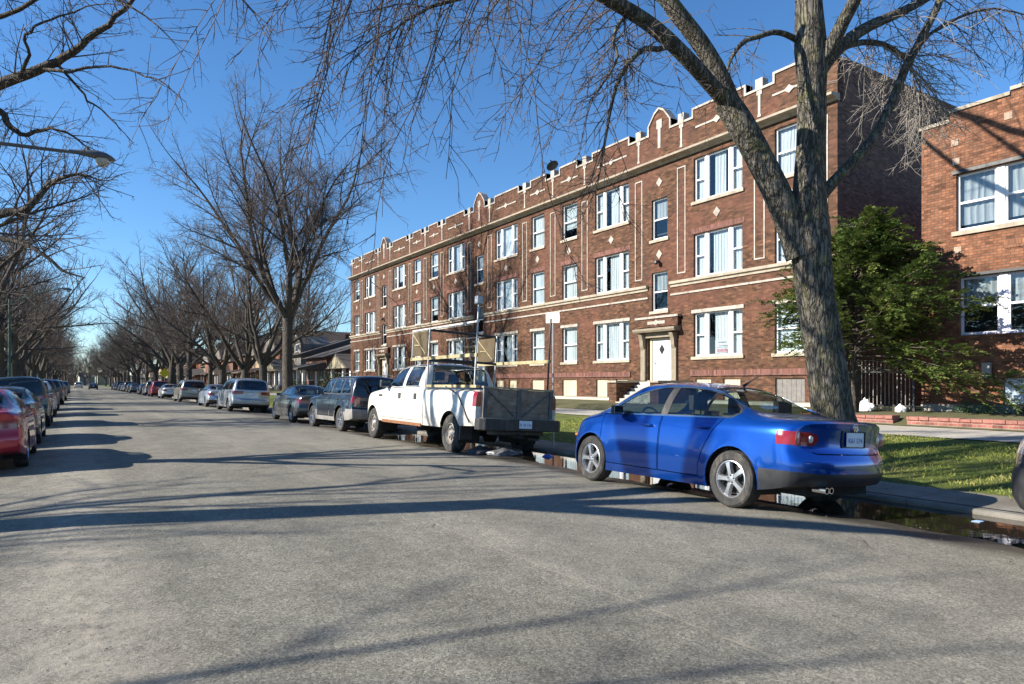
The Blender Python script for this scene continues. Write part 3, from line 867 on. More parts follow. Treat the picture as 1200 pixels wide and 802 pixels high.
# ------------------------------------------------------------------ fence, edging, yard
fence = thing('iron_fence', 'black iron picket fence across the gap between the two brick buildings', 'fence', (21.2, 12.4, .54))
mb = MB(); n = 26; Y0, Y1 = 10.75, 13.85
for i in range(n):
    y = Y0 + (Y1-Y0)*i/(n-1)
    h_ = 1.62 if i % 5 == 0 else 1.5
    mb.bar((0, y-12.4, 0), (0, y-12.4, h_), .022)
    mb.lathe([(.018, 0), (.02, .03), (.001, .09)], 4, Matrix.Translation((0, y-12.4, h_)))
mb.build('picket', plain('grey_rust_iron', (.20, .185, .17), .6, var=.3, dirt=(.3, .25, .2)), fence)
mb = MB()
for z_ in (.18, 1.22): mb.box(-.015, .015, Y0-12.4, Y1-12.4, z_-.02, z_+.02)
mb.build('rail', M_IRON, fence)
for y in (Y0, 12.9, Y1):
    mb = MB(); mb.box(-.035, .035, y-12.4-.035, y-12.4+.035, -.1, 1.68); mb.build('post', M_IRON, fence)

def low_wall(name, label, y0, y1, x0=18.05, x1=18.42):
    mb = MB(); rng = random.Random(int(y0*7))
    y = y0; b = MB()
    b.box(x0+.03, x1-.03, y0, y1, .15, .475)
    o = b.build(name, M_BRICK_RED, None, bevel=.01); tag(o, label, 'wall')
    while y < y1-.05:
        L = min(.24, y1-y); mb.box(x0+rng.uniform(-.012, .012), x1+rng.uniform(-.012, .012), y+.006, y+L-.006, .477, .555+rng.uniform(-.01, .012)); y += L
    mb.build('coping', plain('salmon_coping', (.27, .11, .085), .85, var=.25, scale=8, bump=.3, dirt=(.2, .14, .11)), o)
low_wall('edging_wall', 'low red brick edging wall before the iron fence, ending behind the big tree', 9.7, 12.4)
low_wall('edging_wall', 'low red brick edging wall running right before the orange brick flat', -8, 9.35)
# tied rubbish bags at the fence foot
M_BAG = plain('white_plastic', (.70, .70, .72), .35, var=.1, scale=4, bump=.2)
def bag(name, label, loc, s, mat, seed, cat='bag'):
    bm = bmesh.new(); bmesh.ops.create_icosphere(bm, subdivisions=4, radius=1)
    for v in bm.verts:
        n = mnoise.noise(v.co*1.7+Vector((seed, 0, 0)))*.32 + abs(mnoise.noise(v.co*3.4+Vector((0, seed, 0))))*.34 + mnoise.noise(v.co*8+Vector((0, seed, 3)))*.08
        v.co *= 1+n
        v.co.z = max(v.co.z, -.62)
        if v.co.z > .6: v.co.x *= .55; v.co.y *= .55; v.co.z *= 1.15
        v.co = Vector((v.co.x*s[0], v.co.y*s[1], (v.co.z+.62)*s[2]))
    me = bpy.data.meshes.new(name); bm.to_mesh(me); bm.free()
    for p in me.polygons: p.use_smooth = True
    o = add_obj(name, me, mat); o.location = loc
    return tag(o, label, cat)
bag('plastic_bag', 'large white plastic bag lying against the iron fence', (20.85, 12.05, .54), (.17, .25, .2), M_BAG, 1)
bag('plastic_bag', 'small white plastic bag near the fence end beside the orange brick flat', (20.9, 10.98, .54), (.13, .15, .13), M_BAG, 4)
# low green plants along the right wall
def low_plants():
    rng = random.Random(31)
    for i in range(7):
        y = 9.6 - i*.75 + rng.uniform(-.15, .15); V = []; F = []
        for k in range(420):
            a = rng.uniform(0, 2*PI); r_ = abs(rng.gauss(0, .2)); z = rng.uniform(0, .32)*(1 - r_)
            p = Vector((r_*math.cos(a), r_*math.sin(a)*1.3, z)); d = Vector((rng.gauss(0, 1), rng.gauss(0, 1), rng.uniform(.2, 1.4))).normalized()*rng.uniform(.04, .1)
            s = d.cross(Vector((rng.gauss(0, 1), rng.gauss(0, 1), .2))).normalized()*.012
            n = len(V); V += [tuple(p-s), tuple(p+s), tuple(p+d)]; F.append((n, n+1, n+2))
        me = bpy.data.meshes.new('ground_plant'); me.from_pydata(V, [], F)
        o = add_obj('ground_plant', me, plain('plant_green', (.045, .10, .03), .6, var=.4, scale=9)); o.location = (21.5, y, .56)
        tag(o, 'low tuft of green leaves at the foot of the orange brick flat', 'plant', 'green tufts along the orange brick flat')
low_plants()
# ------------------------------------------------------------------ trees
def mat_bark(name, a, b, moss=.0, deep=.5):
    t = NT(name); v = t.coord(); x, y, z = t.sep(v)
    vec = t.scaled(v, (1, 1, .22))
    ridge = t.vor(t.mix(.25, vec, t.noise(vec, 4, 4, .7, 'Color')), 15, 'DISTANCE_TO_EDGE')
    n1 = t.noise(vec, 24, 6, .75)
    c = t.ramp(n1, [(.25, a), (.7, b)])
    c = t.mix(t.ramp(ridge, [(0, deep), (.16, 0)]), c, tuple(q*.28 for q in a))
    if moss:
        ms = t.ramp(t.noise(v, 3.2, 5, .7), [(.5, 0), (.66, moss)])
        c = t.mix(ms, c, (.20, .19, .07))
    h = t.math('ADD', t.ramp(ridge, [(0, 0), (.22, 1)]), t.math('MULTIPLY', n1, .8))
    t.bsdf(c, .95, 0, t.bump(h, 1.0, .03), spec=.15)
    return t.m
M_BARK = mat_bark('ridged_bark', (.065, .058, .05), (.225, .205, .175), .4, .9)
M_BARK2 = mat_bark('grey_bark', (.065, .055, .048), (.15, .13, .115), .2)
def mat_twig(name, a, b):
    t = NT(name); c = t.ramp(t.noise(t.world(), 3, 3), [(.3, a), (.7, b)])
    t.bsdf(c, .8, 0, spec=.25); return t.m
M_TWIG = mat_twig('twig', (.07, .054, .046), (.14, .112, .096))
M_TWIG_PALE = mat_twig('pale_twig', (.17, .15, .13), (.30, .27, .24))  # lighter copy of the twig colour, sunlight on the hanging twigs painted in

class Tubes:
    """many tapering tubes in one mesh"""
    def __init__(s): s.v = []; s.f = []
    def add(s, pts, rad):
        n = 10 if rad[0] > .10 else 7 if rad[0] > .04 else 5 if rad[0] > .015 else 3
        if rad[0] > .25: n = 16
        m = len(pts); base = len(s.v); ref = None
        for i in range(m):
            d = pts[min(i+1, m-1)] - pts[max(i-1, 0)]
            if d.length < 1e-9: d = Vector((0, 0, 1))
            d.normalize()
            if ref is None: ref = Vector((1, 0, 0)) if abs(d.x) < .7 else Vector((0, 1, 0))
            a = ref - d*ref.dot(d); a.normalize(); b = d.cross(a); ref = a
            p = pts[i]; r = rad[i]
            if i == m-1 and r < .02:
                pass
            for k in range(n):
                q = 2*PI*k/n; rr = r
                if r > .12: rr = r*(1 + .10*mnoise.noise((p.x*.3+math.cos(q)*1.3, p.y*.3+math.sin(q)*1.3, p.z*.7)) + .05*math.sin(q*5+p.z))
                ca, sa = math.cos(q)*rr, math.sin(q)*rr
                s.v.append((p.x+a.x*ca+b.x*sa, p.y+a.y*ca+b.y*sa, p.z+a.z*ca+b.z*sa))
        for i in range(m-1):
            for k in range(n):
                k2 = (k+1) % n
                s.f.append((base+i*n+k, base+i*n+k2, base+(i+1)*n+k2, base+(i+1)*n+k))
    def mesh(s, name):
        me = bpy.data.meshes.new(name); me.from_pydata(s.v, [], s.f); me.update()
        me.polygons.foreach_set('use_smooth', [True]*len(me.polygons))
        return me

def rand_perp(d, rng):
    while True:
        v = Vector((rng.gauss(0, 1), rng.gauss(0, 1), rng.gauss(0, 1)))
        v -= d*v.dot(d)
        if v.length > .1: return v.normalized()

def stroke(p, d, L, r0, r1, rng, wig, trop, seg):
    """a wandering polyline; trop bends it up (+) or lets it hang (-)"""
    n = max(2, int(L/seg)); n = min(n, 12)
    pts = [p.copy()]; rad = [r0]; d = d.copy(); st = L/n
    for i in range(n):
        d += Vector((rng.gauss(0, wig), rng.gauss(0, wig), rng.gauss(0, wig*.7) + trop*st))
        d.normalize(); p = p + d*st
        pts.append(p.copy()); rad.append(r0 + (r1 - r0)*((i+1)/n))
    return pts, rad

def along(pts, t):
    f = t*(len(pts)-1); i = min(int(f), len(pts)-2); f -= i
    return pts[i].lerp(pts[i+1], f), (pts[i+1]-pts[i]).normalized()

def sprout(tw, pts, rad, rng, L, level, dens, thick=1.0, droop=0., t0=.12, spread=(35, 65)):
    """side branches on a branch, then twigs on those"""
    blen = sum((b-a).length for a, b in zip(pts, pts[1:]))
    n = max(2, int(blen*dens))
    for k in range(n):
        t = t0 + (1-t0)*((k + rng.random())/n)
        p, d = along(pts, t)
        ang = R(rng.uniform(*spread)); q = rand_perp(d, rng)
        dd = (d*math.cos(ang) + q*math.sin(ang)); dd.z += .12 if droop <= 0 else -.05; dd.normalize()
        l = L*rng.uniform(.55, 1.15)*(1 - .45*t)
        r0 = max(.0035, min(rad[int(t*(len(rad)-1))]*.6, .012*l + .002))*thick
        seg = .45 if level > 2 else .32 if level > 1 else .2
        ps, rs = stroke(p, dd, l, r0, max(.002, r0*.35), rng, .13, .10 - droop, seg)
        tw.add(ps, rs)
        if level > 1:
            sprout(tw, ps, rs, rng, l*.46, level-1, dens*1.55, thick, droop*1.15, .15, spread)

def make_tree(name, seed, H, r, style, dens=1.0, thick=1.0, elev=(46, 70), fork=None, nlimb=None, trop=.022):
    """style: 'leader' rises on one stem, 'vase' forks low into spreading limbs"""
    rng = random.Random(seed); tr = Tubes(); tw = Tubes()
    limbs = []
    if style == 'leader':
        n = 14; pts = []; p = Vector((0, 0, -.15)); d = Vector((rng.uniform(-.04, .04), rng.uniform(-.04, .04), 1))
        for i in range(n+1):
            pts.append(p.copy()); d += Vector((rng.gauss(0, .035), rng.gauss(0, .035), 0)); d.normalize(); p = p + d*(H*.9/n)
        rad = [r*(1.35 if i == 0 else 1.05 if i == 1 else 1)*(1 - .93*(i/n)**.8) + .008 for i in range(n+1)]
        tr.add(pts, rad)
        nb = 22; a0 = rng.uniform(0, 6)
        for k in range(nb):
            t = .2 + .76*(k/nb)**.9; q, dq = along(pts, t); az = a0 + k*2.4 + rng.uniform(-.4, .4)
            el = R(40 + 28*t + rng.uniform(-9, 9)); L = H*(.58 - .40*t)*rng.uniform(.8, 1.15)
            dd = Vector((math.cos(az)*math.cos(el), math.sin(az)*math.cos(el), math.sin(el)))
            rr = max(.03, rad[min(n, int(t*n))]*.5)
            limbs.append((q, dd, L, rr))
    else:
        hf = fork or H*rng.uniform(.16, .22); top = Vector((rng.uniform(-.2, .2), rng.uniform(-.2, .2), hf))
        tr.add([Vector((0, 0, -.15)), Vector((0, 0, .35)), top*.5, top, top + Vector((0, 0, .3))], [r*1.45, r*1.08, r*.98, r*.95, r*.8])
        nl = nlimb or rng.choice((4, 5)); a0 = rng.uniform(0, 6) if nlimb is None else PI/2
        for k in range(nl):
            az = a0 + 2*PI*k/nl + rng.uniform(-.4, .4); el = R(rng.uniform(*elev))
            dd = Vector((math.cos(az)*math.cos(el), math.sin(az)*math.cos(el), math.sin(el)))
            ps, rs = stroke(top - Vector((0, 0, .15)), dd, H*rng.uniform(.62, .78), r*rng.uniform(.52, .62), r*.08, rng, .10, trop, 1.0)
            tr.add(ps, rs)
            m = 8
            for j in range(m):
                t = .2 + .75*(j + rng.random()*.6)/m; q, dq = along(ps, t); pr = rand_perp(dq, rng); an = R(rng.uniform(30, 58))
                d2 = dq*math.cos(an) + pr*math.sin(an); d2.z += .1; d2.normalize()
                limbs.append((q, d2, H*rng.uniform(.24, .38)*(1.15 - .55*t), max(.025, rs[int(t*(len(rs)-1))]*.55)))
            limbs.append((ps[-1], (ps[-1]-ps[-2]).normalized(), H*.14, rs[-1]))
    for q, dd, L, rr in limbs:
        ps, rs = stroke(q, dd, L, rr, .012, rng, .10, .035, .8)
        tr.add(ps, rs)
        sprout(tw, ps, rs, rng, max(1.5, L*.46), 3, 1.9*dens, thick)
    return tr.mesh('trunk'), tw.mesh('crown')

def tree_thing(me, label, loc, rot=0, sc=1.0, group=None, mats=None, name='bare_tree'):
    o = thing(name, label, 'tree', loc, (0, 0, rot), group)
    o.scale = (sc, sc, sc)
    mats = mats or (M_BARK2, M_TWIG)
    for m, nm, mt in ((me[0], 'trunk', mats[0]), (me[1], 'crown', mats[1])):
        if not m.materials: m.materials.append(mt)
        c = bpy.data.objects.new(nm, m); link(c, o)
    return o

T_LEAD = [make_tree('a', s, 17.5, .34, 'leader', 1.6, 1.2) for s in (11, 12)]
T_FAN = make_tree('e', 61, 17.5, .33, 'vase', 2.3, 1.0, (56, 84), 5.6, 8, .034)
T_VASE = [make_tree('b', s, 16, .36, 'vase', 1.6, 1.2) for s in (21, 25, 29)]

# near trees on the left kerb, just outside the picture: their limbs and shadows reach in
T_NEAR = make_tree('c', 44, 14, .30, 'vase', 1.7, .95, (30, 58), 4.6, 5, .0)
T_FORK = make_tree('d', 48, 14, .36, 'vase', 1.2, .9, (52, 70), 5.0, 3, .02)
G = 'bare street trees along the block'
for m_ in T_FORK: m_.transform(Matrix.Rotation(-1.05, 4, 'Z'))
fk = tree_thing(T_FORK, 'large forked bare tree on the left parkway beside the red sedan', (-5.0, 10.2, 0), 0, 1.0, G)
tb, tq, rg = Tubes(), Tubes(), random.Random(2)
lp = [Vector(v) for v in ((0, .05, 5.0), (.1, -.9, 5.5), (.4, -2.6, 6.2), (.7, -3.4, 6.5), (1.0, -5.0, 7.2), (1.2, -6.2, 8.0))]
tb.add(lp, [.20, .18, .15, .13, .09, .03]); sprout(tq, lp, [.20, .18, .15, .13, .09, .03], rg, 1.6, 3, 1.4, .9, 0, .35)
add_obj('limb', tb.mesh('limb'), M_BARK2, fk); add_obj('limb_twigs', tq.mesh('limb_twigs'), M_TWIG, fk)
tree_thing(T_NEAR, 'spreading bare tree in the left front yard opposite the blue sedan', (-16.5, 12, .1), 2.2, .95, G)
rng_t = random.Random(77)
left = [(29.5, 'bare tree on the left parkway alongside the dark green wagon'), (41, 'spreading bare tree on the left parkway beside the dark wagon beyond the white hatchback'),
        (57, 'bare tree standing nearest to the tall green lamp pole on the left'), (75, 'bare tree well beyond the tall green lamp pole on the left')]
for i, (y, lb) in enumerate(left):
    tree_thing(T_VASE[i % 3] if i % 4 else T_LEAD[i % 2], lb, (-5.6 + rng_t.uniform(-.4, .4), y, .02), rng_t.uniform(0, 6), rng_t.uniform(.85, 1.05), G)
far_lab = 'bare tree in the far left row where the trees close over the road'
for y in (90, 99, 108, 117, 127, 137, 147, 158, 170, 183, 196, 210, 226, 242, 260, 280, 300, 322, 345):
    tree_thing(rng_t.choice(T_VASE + T_LEAD), far_lab, (-5.8 + rng_t.uniform(-.6, .6), y, .02), rng_t.uniform(0, 6), rng_t.uniform(1.0, 1.25), 'bare trees of the far left row')
right = [(43.5, 0, 1.03, 'tall bare tree with a straight leader behind the grey sedan'), (52.5, 4, .82, 'leaning bare tree right behind the silver minivan'), (58, 2, .85, 'bare tree behind the pale blue sedan'),
         (66, 3, .85, 'bare tree left of the pale blue sedan, beside the tan van'), (75, 1, .82, 'bare tree with a single stem behind the white sedan')]
for i, (y, k, sc, lb) in enumerate(right):
    tree_thing(T_FAN if i == 0 else (T_LEAD + T_VASE)[k], lb, (11.4 + rng_t.uniform(-.5, .5) if i else 11.2, y, .1), 1.3*i + .5, sc*(.93 if i == 0 else 1), G)
for y in (84, 93, 102, 111, 121, 131, 142, 153, 165, 178, 192, 206, 222, 240, 258, 278, 300, 322, 345):
    tree_thing(rng_t.choice(T_VASE + T_LEAD), 'bare tree in the far right row beyond the white sedan', (11.4 + rng_t.uniform(-.8, .8), y, .1), rng_t.uniform(0, 6), rng_t.uniform(.95, 1.2), 'bare trees of the far right row')
for x, y in ((26, 92), (33, 76), (24, 118), (30, 150), (20, 180), (26, 215), (-17, 60), (-22, 84), (-16, 110), (-24, 140), (-18, 175), (-26, 215), (-14, 340), (0, 370), (14, 350), (24, 300), (6, 400), (36, 120), (40, 200), (-4, 385), (4, 392), (9, 405), (-10, 395), (1, 430), (6, 440), (-3, 445), (-14, 420), (16, 410), (22, 390), (-20, 380), (-28, 300), (-34, 230), (30, 260), (34, 330)):
    tree_thing(rng_t.choice(T_VASE + T_LEAD), 'bare tree standing back among the far houses', (x, y, .2), rng_t.uniform(0, 6), rng_t.uniform(.95, 1.3), 'bare trees back among the far houses')

# ------------------------------------------------------------------ the big forked tree on the right parkway
def big_tree():
    o = thing('forked_tree', 'big grey ridged bare tree with a forked trunk behind the blue sedan', 'tree', (12.0, 7.6, 0))
    base = Vector((12.0, 7.6, 0)); rt = Vector((math.cos(YAW), -math.sin(YAW), 0)); fw = Vector((math.sin(YAW), math.cos(YAW), 0))
    D = 12.87/800
    def P(u, v, dd=0):   # trunk plane point plus a step towards (-) or away (+) from the street
        k = D*(1 + dd/12.87)
        l = (u-600)*k; dep = 12.87 + dd
        return Vector((0, 0, CAM_H)) + rt*l + fw*dep + Vector((0, 0, (449-v)*k)) - base
    tr = Tubes(); tw = Tubes(); pale = Tubes(); rng = random.Random(3)
    def limb(pl, rad, sub=3):
        pts = [P(*q) for q in pl]
        out = []; ro = []
        n = len(pts)
        for i in range(n-1):   # Catmull-Rom
            p0, p1, p2, p3 = pts[max(i-1, 0)], pts[i], pts[i+1], pts[min(i+2, n-1)]
            for k in range(sub):
                t = k/sub
                out.append(.5*((2*p1) + (p2-p0)*t + (2*p0-5*p1+4*p2-p3)*t*t + (3*p1-p0-3*p2+p3)*t**3)); ro.append(rad[i] + (rad[i+1]-rad[i])*t)
        out.append(pts[-1]); ro.append(rad[-1])
        tr.add(out, ro); return out, ro
    limb([(984, 522), (981, 505), (977, 488), (968, 430), (960, 370), (953, 320), (949, 270), (948, 225), (950, 170), (951, 110), (950, 60), (948, 10), (943, -60), (930, -160)],
         [.50, .42, .37, .345, .34, .345, .36, .31, .265, .25, .28, .24, .2, .13], 4)
    A, ra = limb([(940, 300), (926, 262), (908, 222), (888, 182), (868, 146), (850, 118)], [.30, .27, .26, .255, .255, .23], 4)
    a1, r1 = limb([(858, 128, 0), (845, 92, -.1), (820, 50, -.25), (792, 14, -.4), (765, -25, -.5), (725, -90, -.8), (670, -170, -1.2)], [.20, .165, .155, .15, .14, .11, .06])
    a2, r2 = limb([(856, 124, 0), (836, 103, -.25), (806, 70, -.6), (768, 34, -.9), (722, 4, -1.3), (660, -28, -1.8), (580, -58, -2.3), (490, -75, -2.8), (400, -70, -3.2)], [.16, .14, .135, .13, .12, .095, .075, .055, .03])
    b1, q1 = limb([(788, 53, -.75), (772, 58, -.9), (756, 57, -1), (742, 68, -1.1), (731, 82, -1.1), (722, 102, -1.2), (715, 130, -1.3), (710, 160, -1.3), (704, 195, -1.35), (698, 228, -1.4)], [.055, .05, .045, .042, .038, .034, .03, .024, .017, .01], 2)
    b2, q2 = limb([(762, 28, -1), (748, 16, -1), (733, 20, -1.1), (722, 34, -1.2), (719, 50, -1.3), (724, 66, -1.3), (712, 90, -1.35), (690, 120, -1.4)], [.05, .042, .036, .034, .03, .024, .018, .008], 2)
    b3, q3 = limb([(934, 47, 0), (920, 40, -.1), (906, 38, -.3), (890, 43, -.4), (873, 48, -.5), (862, 60, -.6), (854, 76, -.7), (850, 95, -.7)], [.06, .055, .05, .048, .045, .038, .026, .012], 2)
    c1, s1 = limb([(955, 245, 0), (964, 228, .1), (980, 210, .2), (1003, 186, .3), (1020, 166, .4), (1036, 140, .5), (1050, 108, .5), (1062, 78, .5), (1074, 56, .5), (1090, 25, .5), (1104, -4, .5), (1125, -60, .6)], [.13, .115, .105, .10, .095, .09, .085, .08, .078, .072, .066, .04], 2)
    c2, s2 = limb([(958, 88, 0), (972, 68, .3), (995, 46, .6), (1020, 30, .9), (1048, 18, 1.2), (1078, 3, 1.5), (1120, -20, 1.8), (1180, -40, 2.2)], [.15, .14, .12, .105, .095, .08, .06, .04], 2)
    c3, s3 = limb([(958, 80, 0), (974, 55, -.2), (988, 26, -.4), (1003, -2, -.6), (1030, -60, -1)], [.15, .13, .12, .11, .08], 2)
    c4, s4 = limb([(985, 56, .4), (1010, 50, .8), (1035, 52, 1.2), (1058, 66, 1.6), (1072, 88, 1.9), (1082, 115, 2.1)], [.075, .06, .055, .045, .03, .012], 2)
    c5, s5 = limb([(1064, 74, .5), (1090, 40, .9), (1125, 20, 1.3), (1165, 10, 1.6), (1210, 20, 1.8)], [.04, .035, .03, .022, .01], 2)
    d1, u1 = limb([(700, -12, -1.4), (640, -20, -1.8), (575, -8, -2.2), (505, 8, -2.6), (455, 40, -2.9)], [.05, .042, .034, .026, .012], 2)
    d2, u2 = limb([(800, 20, -.4), (740, -20, .4), (660, -40, 1.2), (600, -20, 1.6), (560, 40, 1.9)], [.06, .05, .04, .028, .012], 2)
    # hanging twigs
    def hang(pts, rad, n, L, dens2, tub, t0=.2, droop=.5, t1=1.0):
        for k in range(n):
            t = t0 + (t1-t0)*((k+rng.random())/n); p, d = along(pts, t); q = rand_perp(d, rng)
            dd = (d*.55 + q*.6 + Vector((0, 0, -.25))).normalized(); l = L*rng.uniform(.45, 1.15)
            ps, rs = stroke(p, dd, l, .012, .005, rng, .10, -droop*.45, .28); tub.add(ps, rs)
            m = max(2, int(l*dens2))
            for j in range(m):
                p2, d2_ = along(ps, .15+.8*(j+rng.random())/m); q2_ = rand_perp(d2_, rng)
                e = (d2_*.7 + q2_*.75).normalized(); l2 = rng.uniform(.2, .75)
                p3, r3 = stroke(p2, e, l2, .007, .0035, rng, .16, -droop*.35, .15); tub.add(p3, r3)
                for jj in range(int(l2*6)):
                    p4, d4 = along(p3, rng.random()); e2 = (d4*.7 + rand_perp(d4, rng)*.8).normalized()
                    p5, r5 = stroke(p4, e2, rng.uniform(.06, .26), .0038, .0022, rng, .2, 0, .1); tub.add(p5, r5)
    hang(a2, r2, 50, 3.0, 4.4, tw, .34, .8); hang(a2, r2, 20, 5.6, 4.6, tw, .70, .85); hang(d1, u1, 20, 2.4, 4.2, tw, .25, .8); hang(d2, u2, 14, 1.8, 4.5, tw, .2, .7)
    hang(b1, q1, 24, 1.2, 5, tw, .1); hang(b2, q2, 16, 1.2, 5, tw, .15); hang(b3, q3, 12, .7, 5, tw, .3)
    hang(a1, r1, 14, 1.6, 5, tw, .3); hang(c1, s1, 10, 1.1, 5, tw, .55); hang(c2, s2, 26, 1.5, 5, tw, .3); hang(c5, s5, 22, 1.5, 5, tw, .1)
    hang(c4, s4, 40, 1.9, 6.5, pale, .25, .9); hang(c2, s2, 8, 1.9, 6, pale, .2, .9, .5)
    for az, el, z0 in ((82, 34, 9.5), (100, 48, 9.0), (65, 52, 10.0), (118, 30, 10.5), (90, 60, 10)):
        p = P(946, 449-(z0-CAM_H)/D); dd = Vector((math.cos(R(az))*math.cos(R(el)), math.sin(R(az))*math.cos(R(el)), math.sin(R(el))))
        ps, rs = stroke(p, dd, rng.uniform(8, 10), .17, .04, rng, .08, .0, .7); tr.add(ps, rs); sprout(tw, ps, rs, rng, 1.9, 3, 1.9, .9)
    # crown above the picture: more limbs so the shadows on the road and walls are full
    for k in range(6):
        t = .55 + .4*rng.random(); az = rng.uniform(0, 2*PI)
        p = P(946, 20 - 170*rng.random()); el = R(rng.uniform(20, 60)); dd = Vector((math.cos(az)*math.cos(el), math.sin(az)*math.cos(el), math.sin(el)))
        ps, rs = stroke(p, dd, rng.uniform(2.5, 4.5), .07, .012, rng, .1, .02, .7); tr.add(ps, rs); sprout(tw, ps, rs, rng, 1.5, 3, 1.9, .8)
    for nm, t_, m_ in (('trunk', tr, M_BARK), ('crown', tw, M_TWIG), ('hanging_twigs', pale, M_TWIG_PALE)):
        add_obj(nm, t_.mesh(nm), m_, o)
big_tree()

# ------------------------------------------------------------------ spreading tree whose limbs reach in at upper left
def reaching_tree():
    bx, by = -5.0, 16.2
    o = thing('spreading_tree', 'spreading bare tree whose limbs reach over the street lamp at upper left', 'tree', (bx, by, 0), group=G)
    base = Vector((bx, by, 0)); rt = Vector((math.cos(YAW), -math.sin(YAW), 0)); fw = Vector((math.sin(YAW), math.cos(YAW), 0))
    dep = bx*math.sin(YAW) + by*math.cos(YAW)
    def P(u, v, dd=0):
        k = (dep+dd)/800
        return Vector((0, 0, CAM_H)) + rt*((u-600)*k) + fw*(dep+dd) + Vector((0, 0, (449-v)*k)) - base
    tr = Tubes(); tw = Tubes(); rng = random.Random(9)
    u0 = 600 + 800*(bx*math.cos(YAW) - by*math.sin(YAW))/dep
    def limb(pl, r0, r1):
        pts = [P(*q) for q in pl]; out = []; n = len(pts)
        for i in range(n-1):
            p0, p1, p2, p3 = pts[max(i-1, 0)], pts[i], pts[i+1], pts[min(i+2, n-1)]
            for k in range(3):
                t = k/3; q = .5*((2*p1) + (p2-p0)*t + (2*p0-5*p1+4*p2-p3)*t*t + (3*p1-p0-3*p2+p3)*t**3)
                out.append(q + Vector((rng.gauss(0, .012), rng.gauss(0, .012), rng.gauss(0, .012))))
        out.append(pts[-1]); m = len(out); rad = [r0 + (r1-r0)*(i/(m-1))**.8 for i in range(m)]
        tr.add(out, rad); return out, rad
    tr.add([Vector((0, 0, -.1)), Vector((0, 0, .3)), Vector((.05, 0, 1.8)), P(u0+4, 300), P(u0+8, 235)], [.42, .31, .28, .27, .22])
    L = []
    L.append((limb([(u0+6, 240), (-250, 200, .3), (-150, 165, .5), (-60, 125, .6), (0, 98, .7), (45, 82, .7), (75, 68, .7), (105, 45, .6), (135, 20, .5), (165, -10, .4), (190, -50, .3)], .15, .02), 1.5, .40))
    L.append((limb([(46, 81, .7), (80, 84, .5), (110, 77, .4), (140, 80, .2), (170, 88, .1), (195, 100, 0), (218, 120, 0)], .035, .006), .8, .1))
    L.append((limb([(66, 74, .7), (88, 98, .9), (104, 117, 1), (122, 131, 1.1), (140, 150, 1.1), (157, 168, 1.1)], .03, .005), .8, .1))
    L.append((limb([(22, 90, .7), (34, 64, .4), (29, 42, .3), (50, 26, .1), (78, 19, 0), (112, 4, -.1), (150, 8, -.2)], .035, .006), .9, .1))
    L.append((limb([(u0+4, 270), (-230, 235, 1), (-120, 190, 1.5), (-45, 142, 2), (0, 130, 2.2), (13, 150, 2.3), (32, 158, 2.4), (60, 151, 2.4), (86, 161, 2.5), (118, 186, 2.6)], .13, .008), 1.2, .45))
    L.append((limb([(u0+4, 300), (-200, 285, -.5), (-80, 268, -.8), (0, 252, -1), (32, 246, -1.1), (60, 215, -1.1), (92, 205, -1.2), (118, 212, -1.2)], .12, .008), 1.2, .5))
    L.append((limb([(-60, 265, -.8), (-10, 276, -1.2), (38, 290, -1.4), (72, 318, -1.5), (100, 326, -1.6)], .06, .008), 1.0, .2))
    L.append((limb([(u0+8, 215), (-200, 100, .5), (-80, 20, .8), (20, -22, 1), (120, -42, 1.1), (210, -42, 1.1), (265, -18, 1.1), (300, 18, 1.1)], .14, .008), 1.4, .35))
    L.append((limb([(-80, 20, .8), (0, 20, .2), (60, -10, -.2), (110, -12, -.5), (170, 18, -.8), (205, 52, -.9)], .05, .006), 1.0, .2))
    for (ps, rs), ln, t0 in L: sprout(tw, ps, rs, rng, ln, 3, 4.0, 1.05, .10, t0)
    for k in range(7):   # crown turned away from the street
        az = rng.uniform(1.2, 5.2); el = R(rng.uniform(30, 65)); dd = Vector((math.cos(az)*math.cos(el), math.sin(az)*math.cos(el), math.sin(el)))
        ps, rs = stroke(P(u0+8, 240), dd, rng.uniform(4, 6.5), .11, .012, rng, .1, .01, .8); tr.add(ps, rs); sprout(tw, ps, rs, rng, 1.8, 3, 1.7, 1)
    add_obj('trunk', tr.mesh('trunk'), M_BARK2, o); add_obj('crown', tw.mesh('crown'), M_TWIG, o)
reaching_tree()

